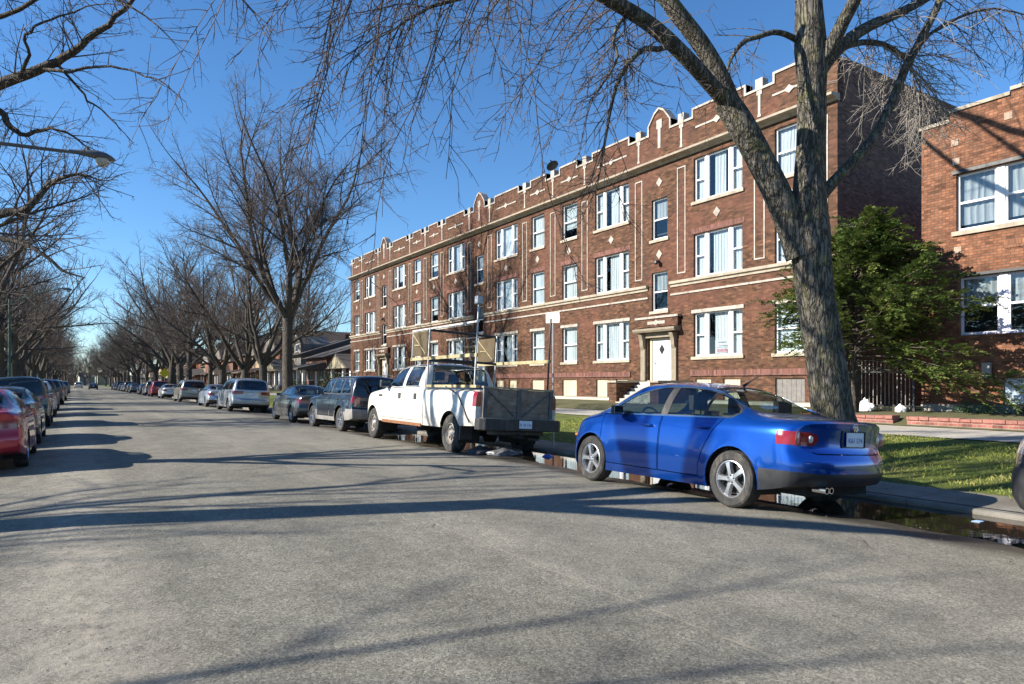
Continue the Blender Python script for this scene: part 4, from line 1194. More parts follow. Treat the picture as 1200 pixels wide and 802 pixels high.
# ------------------------------------------------------------------ wide evergreen before the gap
def evergreen():
    o = thing('evergreen_tree', 'broad dark green evergreen with layered sprays between the two brick buildings', 'tree', (19.9, 11.55, .5))
    rng = random.Random(14); tr = Tubes()
    for a in ((0, 0, 1), (.35, .1, 1), (-.25, .3, 1)):
        ps, rs = stroke(Vector((a[0]*.3, a[1]*.3 + .3, -.1)), Vector((a[0]*.5, a[1]*.5, 1)).normalized(), 5.0, .10, .02, rng, .06, 0, .5); tr.add(ps, rs)
        if a == (0, 0, 1): main = ps
    V = []; F = []; mi = []
    def spray(p, d, L):
        """a flat drooping frond: a spine with leaflets to both sides"""
        side = d.cross(Vector((0, 0, 1))).normalized(); up = side.cross(d)
        nn = int(26*L/.5)
        for i in range(nn):
            t = i/nn; sgn = -1 if i % 2 else 1
            q = p + d*(L*t) + Vector((0, 0, -.28*L*t*t)) + side*rng.gauss(0, .012)
            ll = rng.uniform(.09, .19)*(1.05 - .6*t)
            e = (d*.75 + side*sgn*rng.uniform(.5, 1.0) + up*rng.gauss(.08, .28)).normalized()
            wv = e.cross(up + Vector((rng.gauss(0, .4), rng.gauss(0, .4), 0))).normalized()*rng.uniform(.022, .04)
            k = len(V); V.extend([tuple(q), tuple(q+e*ll*.5+wv), tuple(q+e*ll), tuple(q+e*ll*.5-wv)]); F.append((k, k+1, k+2, k+3)); mi.append(0)
    # height -> reach outline (asymmetrical, wider towards the right flat)
    for b in range(150):
        h = 2.1 + 3.75*((b + rng.random())/150)**.92
        az = rng.uniform(0, 2*PI); dy = math.sin(az)
        prof = 3.05*math.sin(min(1, max(.05, (6.3-h)/4.6))*PI*.52)
        reach = prof*rng.uniform(.55, 1.12)*(1.0 + .42*max(0, -dy) - .05*max(0, dy))
        if h < 2.3: reach *= .7
        if math.cos(az) > .2: reach = min(reach, 1.9)
        p0 = Vector((0, .25, max(.4, h - reach*.22)))
        dd = Vector((math.cos(az), dy, rng.uniform(-.12, .5))).normalized()
        ps, rs = stroke(p0, dd, reach, .028, .006, rng, .07, -.03, .4); tr.add(ps, rs)
        m = int(5 + reach*7.5)
        for j in range(m):
            t = .28 + .74*(j + rng.random())/m
            q, dq = along(ps, min(t, 1)); side = dq.cross(Vector((0, 0, 1))).normalized()
            f = (dq*.8 + side*rng.uniform(-1, 1) + Vector((0, 0, rng.uniform(-.45, .6)))).normalized()
            spray(q + Vector((rng.gauss(0, .06), rng.gauss(0, .06), rng.gauss(.03, .13))), f, rng.uniform(.32, .66))
    me = bpy.data.meshes.new('crown'); me.from_pydata(V, [], F)
    t = NT('evergreen_leaf'); p = t.world()
    c = t.ramp(t.noise(p, 1.6, 4, .7), [(.3, (.032, .062, .016)), (.5, (.092, .135, .032)), (.7, (.20, .22, .06))])
    c = t.mix(.5, c, t.mix(1, c, t.ramp(t.noise(p, 40, 2), [(.3, .45), (.7, 1.6)]), 'MULTIPLY'))
    b = t.bsdf(c, .55, 0, spec=.3, surface=False)
    tl = t.n('ShaderNodeBsdfTranslucent'); t.l(c, tl.inputs[0]); mx = t.n('ShaderNodeMixShader'); mx.inputs[0].default_value = .25
    t.l(b.outputs[0], mx.inputs[1]); t.l(tl.outputs[0], mx.inputs[2]); t.l(mx.outputs[0], t.out.inputs['Surface'])
    add_obj('trunk', tr.mesh('trunk'), M_BARK2, o); add_obj('crown', me, t.m, o)
evergreen()
# ------------------------------------------------------------------ vehicles
M_TYRE = plain('tyre_rubber', (.022, .021, .02), .8, var=.25, scale=14, bump=.2, dirt=(.10, .09, .075))
M_ALLOY = plain('alloy_silver', (.55, .56, .58), .28, .85, var=.08, scale=4)
M_STEEL = plain('wheel_steel', (.42, .40, .37), .45, .6, var=.2, scale=9, dirt=(.20, .13, .08))
M_MIRROR = plain('mirror_glass', (.16, .18, .2), .08, 1, var=.1)
M_BLACK = plain('black_plastic', (.022, .022, .024), .55, var=.15, dirt=(.08, .075, .065))
M_GREYP = plain('grey_cladding', (.20, .19, .18), .55, var=.15, dirt=(.28, .26, .22))
M_CHROME = plain('chrome_trim', (.72, .73, .75), .15, 1, var=.05)
M_SEAT = plain('seat_cloth', (.035, .036, .04), .9, var=.2)
M_SEATG = plain('seat_cloth_grey', (.16, .155, .15), .9, var=.2)
M_UNDER = plain('underbody', (.012, .012, .012), .9)
M_CAR_GLASS = glass('car_glass', (.72, .80, .77), .82)
M_DARK_GLASS = glass('dark_car_glass', (.10, .12, .13), .55)
def mat_lamp(name, col, rough=.1):
    t = NT(name); v = t.coord(); x, y, z = t.sep(v)
    rib = t.math('SINE', t.math("MULTIPLY", z, 800))
    c = t.ramp(t.noise(v, 16, 3), [(.3, tuple(q*.6 for q in col)), (.7, col)])
    t.bsdf(c, rough, 0, t.bump(rib, .06, .003), coat=1, spec=.6); return t.m
M_RED = mat_lamp('red_lamp', (.27, .006, .008)); M_AMBER = mat_lamp('amber_lamp', (.6, .16, .015))
M_CLEAR = mat_lamp('clear_lamp', (.62, .6, .6)); M_PINK = mat_lamp('pale_red_lamp', (.55, .2, .2))
M_PLATE = plain('plate_white', (.62, .70, .80), .4, var=.06, scale=20); M_PLATE_INK = plain('plate_ink', (.05, .12, .38), .5)

def pchip(keys):
    xs_ = np.array([k[0] for k in keys], float); ys_ = np.array([k[1] for k in keys], float)
    h = np.diff(xs_); d = np.diff(ys_)/h; n = len(xs_); m = np.zeros(n)
    if n == 2: m[:] = d[0]
    else:
        for i in range(1, n-1):
            if d[i-1]*d[i] > 0:
                w1 = 2*h[i]+h[i-1]; w2 = h[i]+2*h[i-1]; m[i] = (w1+w2)/(w1/d[i-1]+w2/d[i])
        m[0] = d[0]; m[-1] = d[-1]
    def f(x):
        x = min(max(x, xs_[0]), xs_[-1]); i = min(int(np.searchsorted(xs_, x, 'right'))-1, n-2); i = max(i, 0)
        t = (x-xs_[i])/h[i]
        return float((2*t**3-3*t*t+1)*ys_[i]+(t**3-2*t*t+t)*h[i]*m[i]+(-2*t**3+3*t*t)*ys_[i+1]+(t**3-t*t)*h[i]*m[i+1])
    return f
def lin(keys):
    xs_ = [k[0] for k in keys]; ys_ = [k[1] for k in keys]
    return lambda x: float(np.interp(x, xs_, ys_))
def sstep(a, b, x):
    t = min(1, max(0, (x-a)/(b-a))); return t*t*(3-2*t)

def inpoly(poly, p):
    c = False; n = len(poly); x, y = p
    for i in range(n):
        x1, y1 = poly[i]; x2, y2 = poly[(i+1) % n]
        if (y1 > y) != (y2 > y) and x < (x2-x1)*(y-y1)/(y2-y1)+x1: c = not c
    return c
def offset(poly, d):
    """grow (+) or shrink (-) a closed polygon"""
    n = len(poly); A = sum(poly[i][0]*poly[(i+1) % n][1]-poly[(i+1) % n][0]*poly[i][1] for i in range(n))
    sg = 1 if A > 0 else -1; out = []
    for i in range(n):
        p0, p1, p2 = Vector(poly[i-1]), Vector(poly[i]), Vector(poly[(i+1) % n])
        a = (p1-p0).normalized(); b = (p2-p1).normalized()
        na = Vector((a.y, -a.x))*sg; nb = Vector((b.y, -b.x))*sg
        m = (na+nb); m = m.normalized() if m.length > 1e-6 else na
        out.append(tuple(p1 + m*(d/max(.35, m.dot(na)))))
    return out
def circle(cy, cz, r, n=26, a0=0):
    return [(cy+r*math.cos(a0+2*PI*i/n), cz+r*math.sin(a0+2*PI*i/n)) for i in range(n)]

AX = {'x': (1, 2, 0), 'y': (0, 2, 1), 'z': (0, 1, 2)}
class Shell:
    """right half of a car skin: lofted grid, cut along outlines drawn in side, rear or top view"""
    def __init__(s, P):
        s.P = P; L = P['L']
        top, zs, wb, wr, zb = pchip(P['top']) if P.get('smooth', True) else lin(P['top']), pchip(P['belt']), pchip(P['wb']), lin(P['wr']), lin(P['zb'])
        zm = P.get('zmid', .52); offr, offf = lin(P['rear']), lin(P['front'])
        cr, cf = P.get('cr', .12), P.get('cf', .3); er, ef = P.get('er', .55), P.get('ef', .75)
        K, n1, n2 = 8, 13, 8
        ys_ = sorted(set([round(v, 4) for v in list(np.linspace(0, L, P.get('ns', 76)))] + [k[0] for k in P['top']]))
        yk = [ys_[0]]
        for y in ys_[1:]:
            if y - yk[-1] > .012: yk.append(y)
        if L - yk[-1] > 1e-6: yk[-1] = L
        rows = []
        for y in yk:
            T, S, W, Wr, B = top(y), zs(y), wb(y), wr(y), zb(y)
            S = min(S, T-.02); kk = sstep(.03, .30, T-S)
            rx = W*.80*(1-kk) + min(Wr, W*.96)*kk; rzv = T - (.018*(1-kk) + P.get('rdrop', .075)*kk)
            wk = W*.965
            pts = []
            fr = [0, .2, .4, .58, .74, .86, .94, .98, 1]
            for i in range(K): pts.append((wk*fr[i], B))
            C = [(wk, B), (W*.985, B+.09), (W, zm), (W*P.get('tuck', .985), S-.10), (W*P.get('shw', .95), S)]
            fz = pchip([(0, C[0][1]), (.14, C[1][1]), (.45, max(C[2][1], C[1][1]+.02)), (.86, max(C[3][1], C[1][1]+.04)), (1, S)])
            fx = pchip([(0, C[0][0]), (.14, C[1][0]), (.45, C[2][0]), (.86, C[3][0]), (1, C[4][0])])
            tt = [0, .05, .12, .2, .29, .38, .47, .56, .65, .73, .81, .88, .94]
            for t in tt: pts.append((fx(t), fz(t)))
            xS = C[4][0]
            for i in range(n2):
                t = i/n2; bul = P.get('bulge', .022)*math.sin(PI*t)*kk
                pts.append((xS + (rx-xS)*t + bul, S + (rzv-S)*t))
            for i in range(K+1):
                t = [0, .04, .10, .19, .31, .46, .64, .82, 1][i]
                u = 1-t; pts.append((rx*u, T - (T-rzv)*u**2.4))
            jr, js, jt = K, K+len(tt), K+len(tt)+n2
            q = [list(p) for p in pts]
            for _ in range(2):
                q2 = [list(p) for p in q]
                for j in list(range(jt-2, jt+4)) + list(range(js-1, js+2)):
                    for c in (0, 1): q2[j][c] = .25*q[j-1][c]+.5*q[j][c]+.25*q[j+1][c]
                q = q2
            rows.append(q)
        N = len(rows[0]); s.jr, s.jt = jr, jt
        V = []; F = []
        def yoff(x, z, y, W):
            a = max(0, 1-y/er)**1.6; b = max(0, 1-(L-y)/ef)**1.6; k = min(1, abs(x)/max(.3, W))
            return a*(offr(z) + cr*k**2.6) - b*(offf(z) + cf*k**2.4)
        for y, q in zip(yk, rows):
            W = wb(y)
            for x, z in q: V.append((x, y + yoff(x, z, y, W), z))
        M = len(yk)
        for i in range(M-1):
            for j in range(N-1):
                a = i*N+j; F.append((a, a+1, a+N+1, a+N))
        for end in (0, M-1):
            q = rows[end]; y = yk[end]; W = wb(y); grid = []
            for j in range(jr, jt+1):
                row = []
                for k in range(K+1):
                    if k == 0: row.append(end*N + j); continue
                    if j == jr: row.append(end*N + jr-k); continue
                    if j == jt: row.append(end*N + jt+k); continue
                    fb = rows[end][jr-k][0]/max(1e-6, rows[end][jr][0]); ft = rows[end][jt+k][0]/max(1e-6, rows[end][jt][0])
                    t = (j-jr)/(jt-jr); x = q[j][0]*(fb*(1-t)+ft*t)
                    zt = q[j][1] + (0 if t < .8 else 0)
                    V.append((x, y + yoff(x, zt, y, W), zt)); row.append(len(V)-1)
                grid.append(row)
            for r_ in range(len(grid)-1):
                for k in range(K):
                    f = (grid[r_][k], grid[r_][k+1], grid[r_+1][k+1], grid[r_+1][k])
                    F.append(f)
        # fender flares
        fl = P.get('flare', 0)
        if fl:
            V2 = []
            for x, y, z in V:
                g = 0
                if x > .5*wb(min(max(y, 0), L)):
                    for wy in P['axles']:
                        d = math.hypot(y-wy, z-P['wr_']) - P['arch']
                        g = max(g, math.exp(-(d/.07)**2))
                V2.append((x+fl*g, y, z))
            V = V2
        me = bpy.data.meshes.new('tmp'); me.from_pydata(V, [], F); me.update()
        s.bm = bmesh.new(); s.bm.from_mesh(me); bpy.data.meshes.remove(me)
        bmesh.ops.remove_doubles(s.bm, verts=s.bm.verts, dist=1e-5)
        bmesh.ops.recalc_face_normals(s.bm, faces=s.bm.faces)
        s.tag = s.bm.faces.layers.int.new('t'); s.names = ['body']
        s.n0 = s.bm.verts.layers.float_vector.new('n0'); s.bm.normal_update()
        for v in s.bm.verts:
            sharp = any(len(e.link_faces) == 2 and e.calc_face_angle(0) > R(38) for e in v.link_edges)
            n = v.normal.copy()
            if abs(v.co.x) < 1e-5: n.x = 0; n.normalize()
            v[s.n0] = Vector((0, 0, 0)) if sharp else n
    def cut(s, poly, axis, filt=None):
        i0, i1, ia = AX[axis]
        n = len(poly)
        for i in range(n):
            a, b = poly[i], poly[(i+1) % n]
            if math.hypot(a[0]-b[0], a[1]-b[1]) < 1e-5: continue
            lo0, hi0 = min(a[0], b[0])-.004, max(a[0], b[0])+.004; lo1, hi1 = min(a[1], b[1])-.004, max(a[1], b[1])+.004
            fs = []
            for f in s.bm.faces:
                c = [v.co for v in f.verts]
                if max(p[i0] for p in c) < lo0 or min(p[i0] for p in c) > hi0 or max(p[i1] for p in c) < lo1 or min(p[i1] for p in c) > hi1: continue
                if filt and not filt(f.calc_center_median(), f.normal): continue
                fs.append(f)
            if not fs: continue
            co = [0, 0, 0]; co[i0], co[i1] = a
            no = [0, 0, 0]; no[i0], no[i1] = -(b[1]-a[1]), b[0]-a[0]
            es = set(e for f in fs for e in f.edges); vs = set(v for f in fs for v in f.verts)
            bmesh.ops.bisect_plane(s.bm, geom=list(vs)+list(es)+fs, dist=2e-5, plane_co=co, plane_no=Vector(no).normalized())
    def mark(s, name, poly, axis, filt=None, docut=True, only=None):
        if docut: s.cut(poly, axis, filt)
        if name not in s.names: s.names.append(name)
        k = s.names.index(name); i0, i1, ia = AX[axis]
        on = [s.names.index(o) for o in only] if only else None
        for f in s.bm.faces:
            if on is not None and f[s.tag] not in on: continue
            c = f.calc_center_median()
            if filt and not filt(c, f.normal): continue
            if inpoly(poly, (c[i0], c[i1])): f[s.tag] = k
    def ring(s, name, poly, axis, d, filt=None, only=None):
        """marks the strip between the outline and the outline moved by d"""
        inner, outer = (offset(poly, d), poly) if d < 0 else (poly, offset(poly, d))
        s.cut(inner, axis, filt); s.cut(outer, axis, filt)
        if name not in s.names: s.names.append(name)
        k = s.names.index(name); i0, i1, ia = AX[axis]
        on = [s.names.index(o) for o in only] if only else None
        for f in s.bm.faces:
            if on is not None and f[s.tag] not in on: continue
            c = f.calc_center_median()
            if filt and not filt(c, f.normal): continue
            p = (c[i0], c[i1])
            if inpoly(outer, p) and not inpoly(inner, p): f[s.tag] = k
    def line(s, name, pts, axis, wdt, filt=None, only=('body',)):
        """an open seam drawn as a thin strip"""
        for a, b in zip(pts, pts[1:]):
            d = Vector((b[0]-a[0], b[1]-a[1])).normalized(); n = Vector((-d.y, d.x))*(wdt/2)
            s.mark(name, [(a[0]+n.x, a[1]+n.y), (b[0]+n.x, b[1]+n.y), (b[0]-n.x, b[1]-n.y), (a[0]-n.x, a[1]-n.y)], axis, filt, True, only)
    def part(s, name, side=0, inset=0., th=0.):
        """mesh of one marked region: side 0 both halves joined, +1 right, -1 left; th gives it thickness inwards"""
        k = s.names.index(name)
        fs = [f for f in s.bm.faces if f[s.tag] == k]
        if not fs: return None
        idx = {}; V = []; NN = []; F = []
        for f in fs:
            t = []
            for v in f.verts:
                if v not in idx:
                    idx[v] = len(V); n = Vector(v[s.n0]); nn = n if n.length > .9 else v.normal
                    c = v.co - nn*inset
                    if abs(v.co.x) < 1e-5: c.x = 0
                    V.append((c, nn.copy(), v.co.x)); NN.append(n.normalized() if n.length > .9 else Vector((0, 0, 0)))
                t.append(idx[v])
            F.append(t)
        VV = []; FF = []; N2 = []; off = []
        def emit(sg):
            o = len(VV)
            for (c, nn, x0), n in zip(V, NN):
                VV.append((sg*c.x, c.y, c.z)); N2.append((sg*n.x, n.y, n.z)); off.append((sg*nn.x, nn.y, nn.z))
            for f in F: FF.append([o+i for i in (f if sg > 0 else reversed(f))])
        if side >= 0: emit(1)
        if side <= 0: emit(-1)
        if side == 0:      # weld the centre line
            n = len(V); mp = list(range(2*n))
            for i in range(n):
                if abs(V[i][2]) < 1e-5: mp[n+i] = i
            FF = [[mp[i] for i in f] for f in FF]
        nouter = len(FF)
        if th:
            cnt = {}
            for f in FF:
                for a, b in zip(f, f[1:]+f[:1]): cnt[(a, b)] = 1
            m = len(VV)
            VV += [(v[0]-o[0]*th, v[1]-o[1]*th, v[2]-o[2]*th) for v, o in zip(VV, off)]; N2 += [(0, 0, 0)]*m
            inner = [[i+m for i in reversed(f)] for f in FF]
            rim = [[b, a, a+m, b+m] for (a, b) in cnt if (b, a) not in cnt]
            FF = FF + inner + rim
        used = sorted(set(i for f in FF for i in f)); re = {o: i for i, o in enumerate(used)}
        VV = [VV[i] for i in used]; N2 = [N2[i] for i in used]; FF = [[re[i] for i in f] for f in FF]
        me = bpy.data.meshes.new(name); me.from_pydata(VV, [], FF); me.update()
        bm = bmesh.new(); bm.from_mesh(me)
        for f in bm.faces: f.smooth = True
        for e in bm.edges:
            if len(e.link_faces) == 2 and e.calc_face_angle(0) > R(38): e.smooth = False
        bm.to_mesh(me); bm.free()
        if len(me.polygons) == len(FF):
            cn = []
            for p in me.polygons:
                outer = p.index < nouter
                for li in p.loop_indices: cn.append(N2[me.loops[li].vertex_index] if outer else (0, 0, 0))
            me.normals_split_custom_set(cn)
        return me

def make_wheel(parent, x, y, z, r, wd, style, rim_mat, out):
    """wheel: hub drum > tyre, rim.  out = +1 right side, -1 left side"""
    Mx = Matrix.Translation((x, y, z)) @ Matrix.Rotation(R(90)*out, 4, 'Y')
    h = wd/2; rr = r*.66 if style != 'steel' else r*.56
    m = MB(); m.lathe([(.06, -h*.2), (r*.5, -h*.15), (r*.5, h*.02), (.06, h*.05)], 20, Mx)
    w_ = m.build('wheel', M_UNDER, parent, smooth=True)
    m = MB(); m.lathe([(rr*.97, -h*.86), (rr*1.04, -h), (r*.90, -h*1.02), (r*.97, -h*.86), (r, -h*.6), (r*1.002, 0), (r, h*.6), (r*.97, h*.86), (r*.90, h*1.02), (rr*1.06, h), (rr*.98, h*.86), (rr*.96, h*.3)], 44, Mx, closed=True)
    m.build('tyre', M_TYRE, w_, smooth=True, angle=28)
    m = MB(); m.lathe([(rr*.99, h*.90), (rr*.94, h*.93), (rr*.90, h*.78), (rr*.86, h*.1), (rr*.86, -h*.6)], 40, Mx, cap=False)
    if style == 'steel':
        m.lathe([(rr*.9, h*.55), (rr*.72, h*.62), (rr*.45, h*.50), (rr*.36, h*.72), (.05, h*.95), (.001, h*.96)], 32, Mx, cap=False)
    elif style == 'cap':
        m.lathe([(rr*.93, h*.80), (rr*.8, h*.95), (rr*.3, h*.98), (.001, h*1.02)], 32, Mx, cap=False)
    else:
        n = 5; sw = {'five': .25, 'slim': .15, 'wide': .34}[style]
        m.lathe([(rr*.3, h*.45), (rr*.27, h*.80), (rr*.12, h*.86), (.001, h*.86)], 24, Mx, cap=False)
        for k in range(n):
            A = Mx @ Matrix.Rotation(2*PI*k/n + .31, 4, 'Z')
            vs = []
            for rad_, w2, zt, zb_ in ((rr*.16, sw*.9, h*.84, h*.4), (rr*.5, sw*.8, h*.86, h*.45), (rr*.80, sw*1.0, h*.84, h*.45), (rr*.93, sw*1.35, h*.82, h*.5)):
                hw = rr*w2/2
                vs += [tuple(A @ Vector((rad_, -hw, zb_))), tuple(A @ Vector((rad_, -hw*.72, zt))), tuple(A @ Vector((rad_, hw*.72, zt))), tuple(A @ Vector((rad_, hw, zb_)))]
            fs = []
            for i in range(3):
                for j in range(3): fs.append((i*4+j, i*4+j+1, (i+1)*4+j+1, (i+1)*4+j))
            m.add(vs, fs)
    m.build('rim', rim_mat, w_, smooth=True, angle=30)
    m = MB(); nh = 8 if style == 'steel' else 5
    for k in range(nh):
        a = 2*PI*k/nh
        if style == 'steel': m.lathe([(.022, h*.50), (.022, h*.66)], 8, Mx @ Matrix.Translation((rr*.54*math.cos(a), rr*.54*math.sin(a), 0)))
        else: m.lathe([(.013, h*.8), (.011, h*.875)], 8, Mx @ Matrix.Translation((rr*.19*math.cos(a), rr*.19*math.sin(a), 0)))
    if style == 'steel':
        for k in range(8):
            a = 2*PI*k/8+.2; m.lathe([(rr*.11, h*.585), (rr*.11, h*.60)], 10, Mx @ Matrix.Translation((rr*.74*math.cos(a), rr*.74*math.sin(a), 0)))
    if style != 'cap': m.build('wheel_nuts', M_BLACK, w_)
    return w_

def make_seats(parent, rows, mat, w=.5):
    for y, z, xs_ in rows:
        for x in xs_:
            m = MB()
            m.prism([(y-.02, z), (y+.5, z+.05), (y+.52, z+.16), (y+.06, z+.13)], 'x', x-w/2, x+w/2)
            m.prism([(y+.05, z+.12), (y-.10, z+.68), (y-.17, z+.68), (y-.09, z+.02)], 'x', x-w/2+.02, x+w/2-.02)
            st = m.build('seat', mat, parent, bevel=.04)
            m = MB(); m.box(x-.13, x+.13, y-.21, y-.12, z+.73, z+.92); m.tube([(x-.06, y-.16, z+.66), (x-.06, y-.16, z+.76)], .01, 6); m.tube([(x+.06, y-.16, z+.66), (x+.06, y-.16, z+.76)], .01, 6)
            m.build('headrest', mat, st, bevel=.035)

def plate(parent, x, y, z, text=None, w=.305, h=.152, tilt=0):
    m = MB(); m.box(x-w/2, x+w/2, y-.008, y, z-h/2, z+h/2)
    p = m.build('license_plate', M_PLATE, parent)
    if text:
        cu = bpy.data.curves.new('plate_text', 'FONT'); cu.body = text; cu.size = h*.5; cu.align_x = 'CENTER'; cu.align_y = 'CENTER'; cu.extrude = .0012; cu.resolution_u = 2
        tmp = bpy.data.objects.new('tmp', cu); COL.objects.link(tmp)
        dg = bpy.context.evaluated_depsgraph_get(); dg.update(); me = bpy.data.meshes.new_from_object(tmp.evaluated_get(dg)); bpy.data.objects.remove(tmp)
        me.transform(Matrix.Translation((x, y-.0095, z-.012)) @ Matrix.Rotation(R(90), 4, 'X')); me.materials.clear()
        add_obj('plate_text', me, M_PLATE_INK, p)
    return p

def mirrors(parent, y, z, w, mat, big=1.0):
    for sd in (-1, 1):
        m = MB(); x = sd*w
        m.prism([(x, y-.06*big), (x+sd*.20*big, y-.07*big), (x+sd*.21*big, y-.01), (x+sd*.05, y+.08*big), (x, y+.06)], 'z', z-.06*big, z+.075*big)
        o = m.build('mirror', mat, parent, bevel=.02)
        m = MB(); m.box(x+sd*.02, x+sd*.19*big, y-.074*big-.004, y-.074*big, z-.05*big, z+.065*big); m.build('mirror_glass', M_MIRROR, o)

def arch_liner(m, wy, wz, r, x0, x1, out):
    n = 22; vs = []; fs = []
    for i in range(n+1):
        a = -.35 + (PI+.7)*i/n
        for x in (x0, x1): vs.append((out*x, wy+r*math.cos(a), wz+r*math.sin(a)))
    for i in range(n): fs.append((2*i, 2*i+1, 2*i+3, 2*i+2))
    m.add(vs, fs)
    c = len(vs); m.add([(out*x0, wy+r*math.cos(-.35+(PI+.7)*i/n), wz+r*math.sin(-.35+(PI+.7)*i/n)) for i in range(n+1)], [tuple(range(n+1))])

def build_car(P):
    """returns the Empty of a finished vehicle standing at the origin, nose towards +Y"""
    root = thing(P['name'], P['label'], P['cat'], group=P.get('group'))
    S = Shell(P); L = P['L']; pm = P['paint']; gl = P.get('glass', M_CAR_GLASS)
    side = lambda c, n: abs(n.x) > .30 and c.x > .3
    wz, ar = P['wr_'], P['arch']
    # windows on the sides
    dlo = P['dlo']
    fside = lambda c, n: c.x > .3 and n.x > .12 and c.z > P['belt_z']-.05
    S.ring('window_trim', dlo, 'x', P.get('trimw', .018), fside)
    S.mark('pillar', dlo, 'x', fside)
    for i, w_ in enumerate(P['panes']):
        S.mark('pane%d' % i, w_, 'x', fside)
    # windscreen and rear window
    y1 = P['ws_y']
    fw = lambda c, n: c.y > y1 and n.y > .15 and c.z > P['belt_z']-.08 and n.z > -.1
    S.ring('screen_seal', P['ws'], 'y', .014, fw); S.mark('windshield', P['ws'], 'y', fw)
    y2 = P['rw_y']
    fr_ = lambda c, n: c.y < y2 and n.y < -.08 and c.z > P['rw_z']
    S.ring('screen_seal', P['rw'], 'y', .014, fr_); S.mark('rear_window', P['rw'], 'y', fr_)
    # doors
    fd = lambda c, n: c.x > .3 and n.x > .1
    doors = P['doors']
    for i, d in enumerate(doors):
        S.ring('gap', d, 'x', -.011, fd, only=['body'])
        S.mark('door%d' % i, offset(d, -.011), 'x', fd, False, only=['body'])
    # lamps, bumpers, boot lid
    for nm, poly, axis, filt in P['regions']:
        S.mark(nm, poly, axis, filt, only=P.get('reg_only', ['body']))
    for pts, axis, filt in P.get('seams', []):
        S.line('gap', pts, axis, .010, filt)
    # wheel arches
    for wy in P['axles']:
        fa = lambda c, n: c.x > .42 and c.z < wz+ar+.1
        S.mark('open', circle(wy, wz, ar, 30), 'x', fa)
    for nm, poly, axis, filt in P.get('late', []):
        S.mark(nm, poly, axis, filt)
    body = add_obj('body', S.part('body', 0, 0, .014), pm, root)
    if 'window_trim' in S.names:
        for sd in (-1, 1):
            o = add_obj('window_trim', S.part('window_trim', sd, 0, .012), P.get('trim_mat', M_BLACK), root)
            me = S.part('pillar', sd, .002)
            if me: add_obj('pillar_cover', me, P.get('pillar_mat', M_BLACK), root)
    me = S.part('screen_seal', 0, .001)
    if me: add_obj('screen_seal', me, M_BLACK, root)
    me = S.part('windshield', 0, .005)
    if me: add_obj('windshield', me, gl, root)
    me = S.part('rear_window', 0, .005)
    if me: add_obj('rear_window', me, P.get('rear_glass', gl), root)
    dobj = {}
    for i, d in enumerate(doors):
        for sd in (-1, 1):
            me = S.part('door%d' % i, sd, 0, .014)
            if me is None: continue
            o = add_obj('door', me, pm, root); dobj[(i, sd)] = o
            if i in P['handles']:
                hy, hz = P['handles'][i]; hx = P['handle_x']; m = MB()
                m.tube([(sd*(hx-.02), hy-.095, hz), (sd*(hx+.022), hy-.07, hz+.003), (sd*(hx+.03), hy, hz+.005), (sd*(hx+.022), hy+.07, hz+.003), (sd*(hx-.02), hy+.095, hz)], [.016, .016, .017, .016, .014], 8)
                m.build('handle', P.get('handle_mat', pm), o, smooth=True)
    for i in range(len(P['panes'])):
        for sd in (-1, 1):
            me = S.part('pane%d' % i, sd, .006)
            if me is None: continue
            pr = dobj.get((P['pane_door'][i], sd)) if P['pane_door'][i] is not None else root
            add_obj('window' if pr is not root else 'quarter_window', me, P.get('side_glass', gl), pr)
    for nm, mt, both in P['region_mats']:
        if nm not in S.names: continue
        pn, mt = nm.rstrip('0123456789'), mt
        if both:
            me = S.part(nm, 0, 0, .012)
            if me: o = add_obj(pn, me, mt, root)
        else:
            for sd in (-1, 1):
                me = S.part(nm, sd, -.003, .012)
                if me: o = add_obj(pn, me, mt, root)
    S.bm.free()
    # underside, arch liners and inside
    m = MB(); W = P['half']
    zb0 = P['floor']
    m.box(-W*.62, W*.62, .25, L-.35, zb0-.02, zb0+.10)
    for wy in P['axles']:
        for out in (-1, 1): arch_liner(m, wy, wz, ar+.012, .46*W/.9, W*.915, out)
    for wy in P['axles']: m.tube([(-W*.8, wy, wz), (W*.8, wy, wz)], .045, 8)
    m.build('underbody', M_UNDER, root)
    if P.get('seats'): make_seats(root, P['seats'], P.get('seat_mat', M_SEAT))
    m = MB(); cz = P['belt_z']
    m.box(-W*.84, W*.84, P['cab'][0], P['cab'][1], zb0+.11, zb0+.16)
    m.prism([(P['cab'][1]-.28, cz-.14), (P['cab'][1]+.12, cz-.02), (P['cab'][1]+.12, zb0+.17), (P['cab'][1]-.1, zb0+.17)], 'x', -W*.82, W*.82)
    for sd in (-1, 1): m.box(sd*W*.80, sd*W*.86, P['cab'][0], P['cab'][1], zb0+.17, cz-.06)
    m.box(-W*.82, W*.82, P['cab'][0]-.03, P['cab'][0], zb0+.17, cz-.04)
    m.build('cabin_lining', M_SEAT, root)
    m = MB(); Ms = Matrix.Translation((-.36, P['cab'][1]-.42, cz-.04)) @ Matrix.Rotation(R(65), 4, 'X')
    m.lathe([(.165, -.012), (.18, 0), (.165, .012), (.15, 0)], 24, Ms, closed=True); m.tube([Ms @ Vector((-.15, 0, 0)), Ms @ Vector((.15, 0, 0))], .015, 6); m.tube([Ms @ Vector((0, 0, 0)), Ms @ Vector((0, 0, -.25))], .025, 6)
    m.build('steering_wheel', M_BLACK, root)
    for wy in P['axles']:
        for out in (-1, 1): make_wheel(root, out*P['track'], wy, wz, wz, P['tyre_w'], P['wheel'], P['rim_mat'], out)
    if P.get('mirror'): mirrors(root, *P['mirror'])
    if P.get('plate'): plate(root, *P['plate'])
    return root

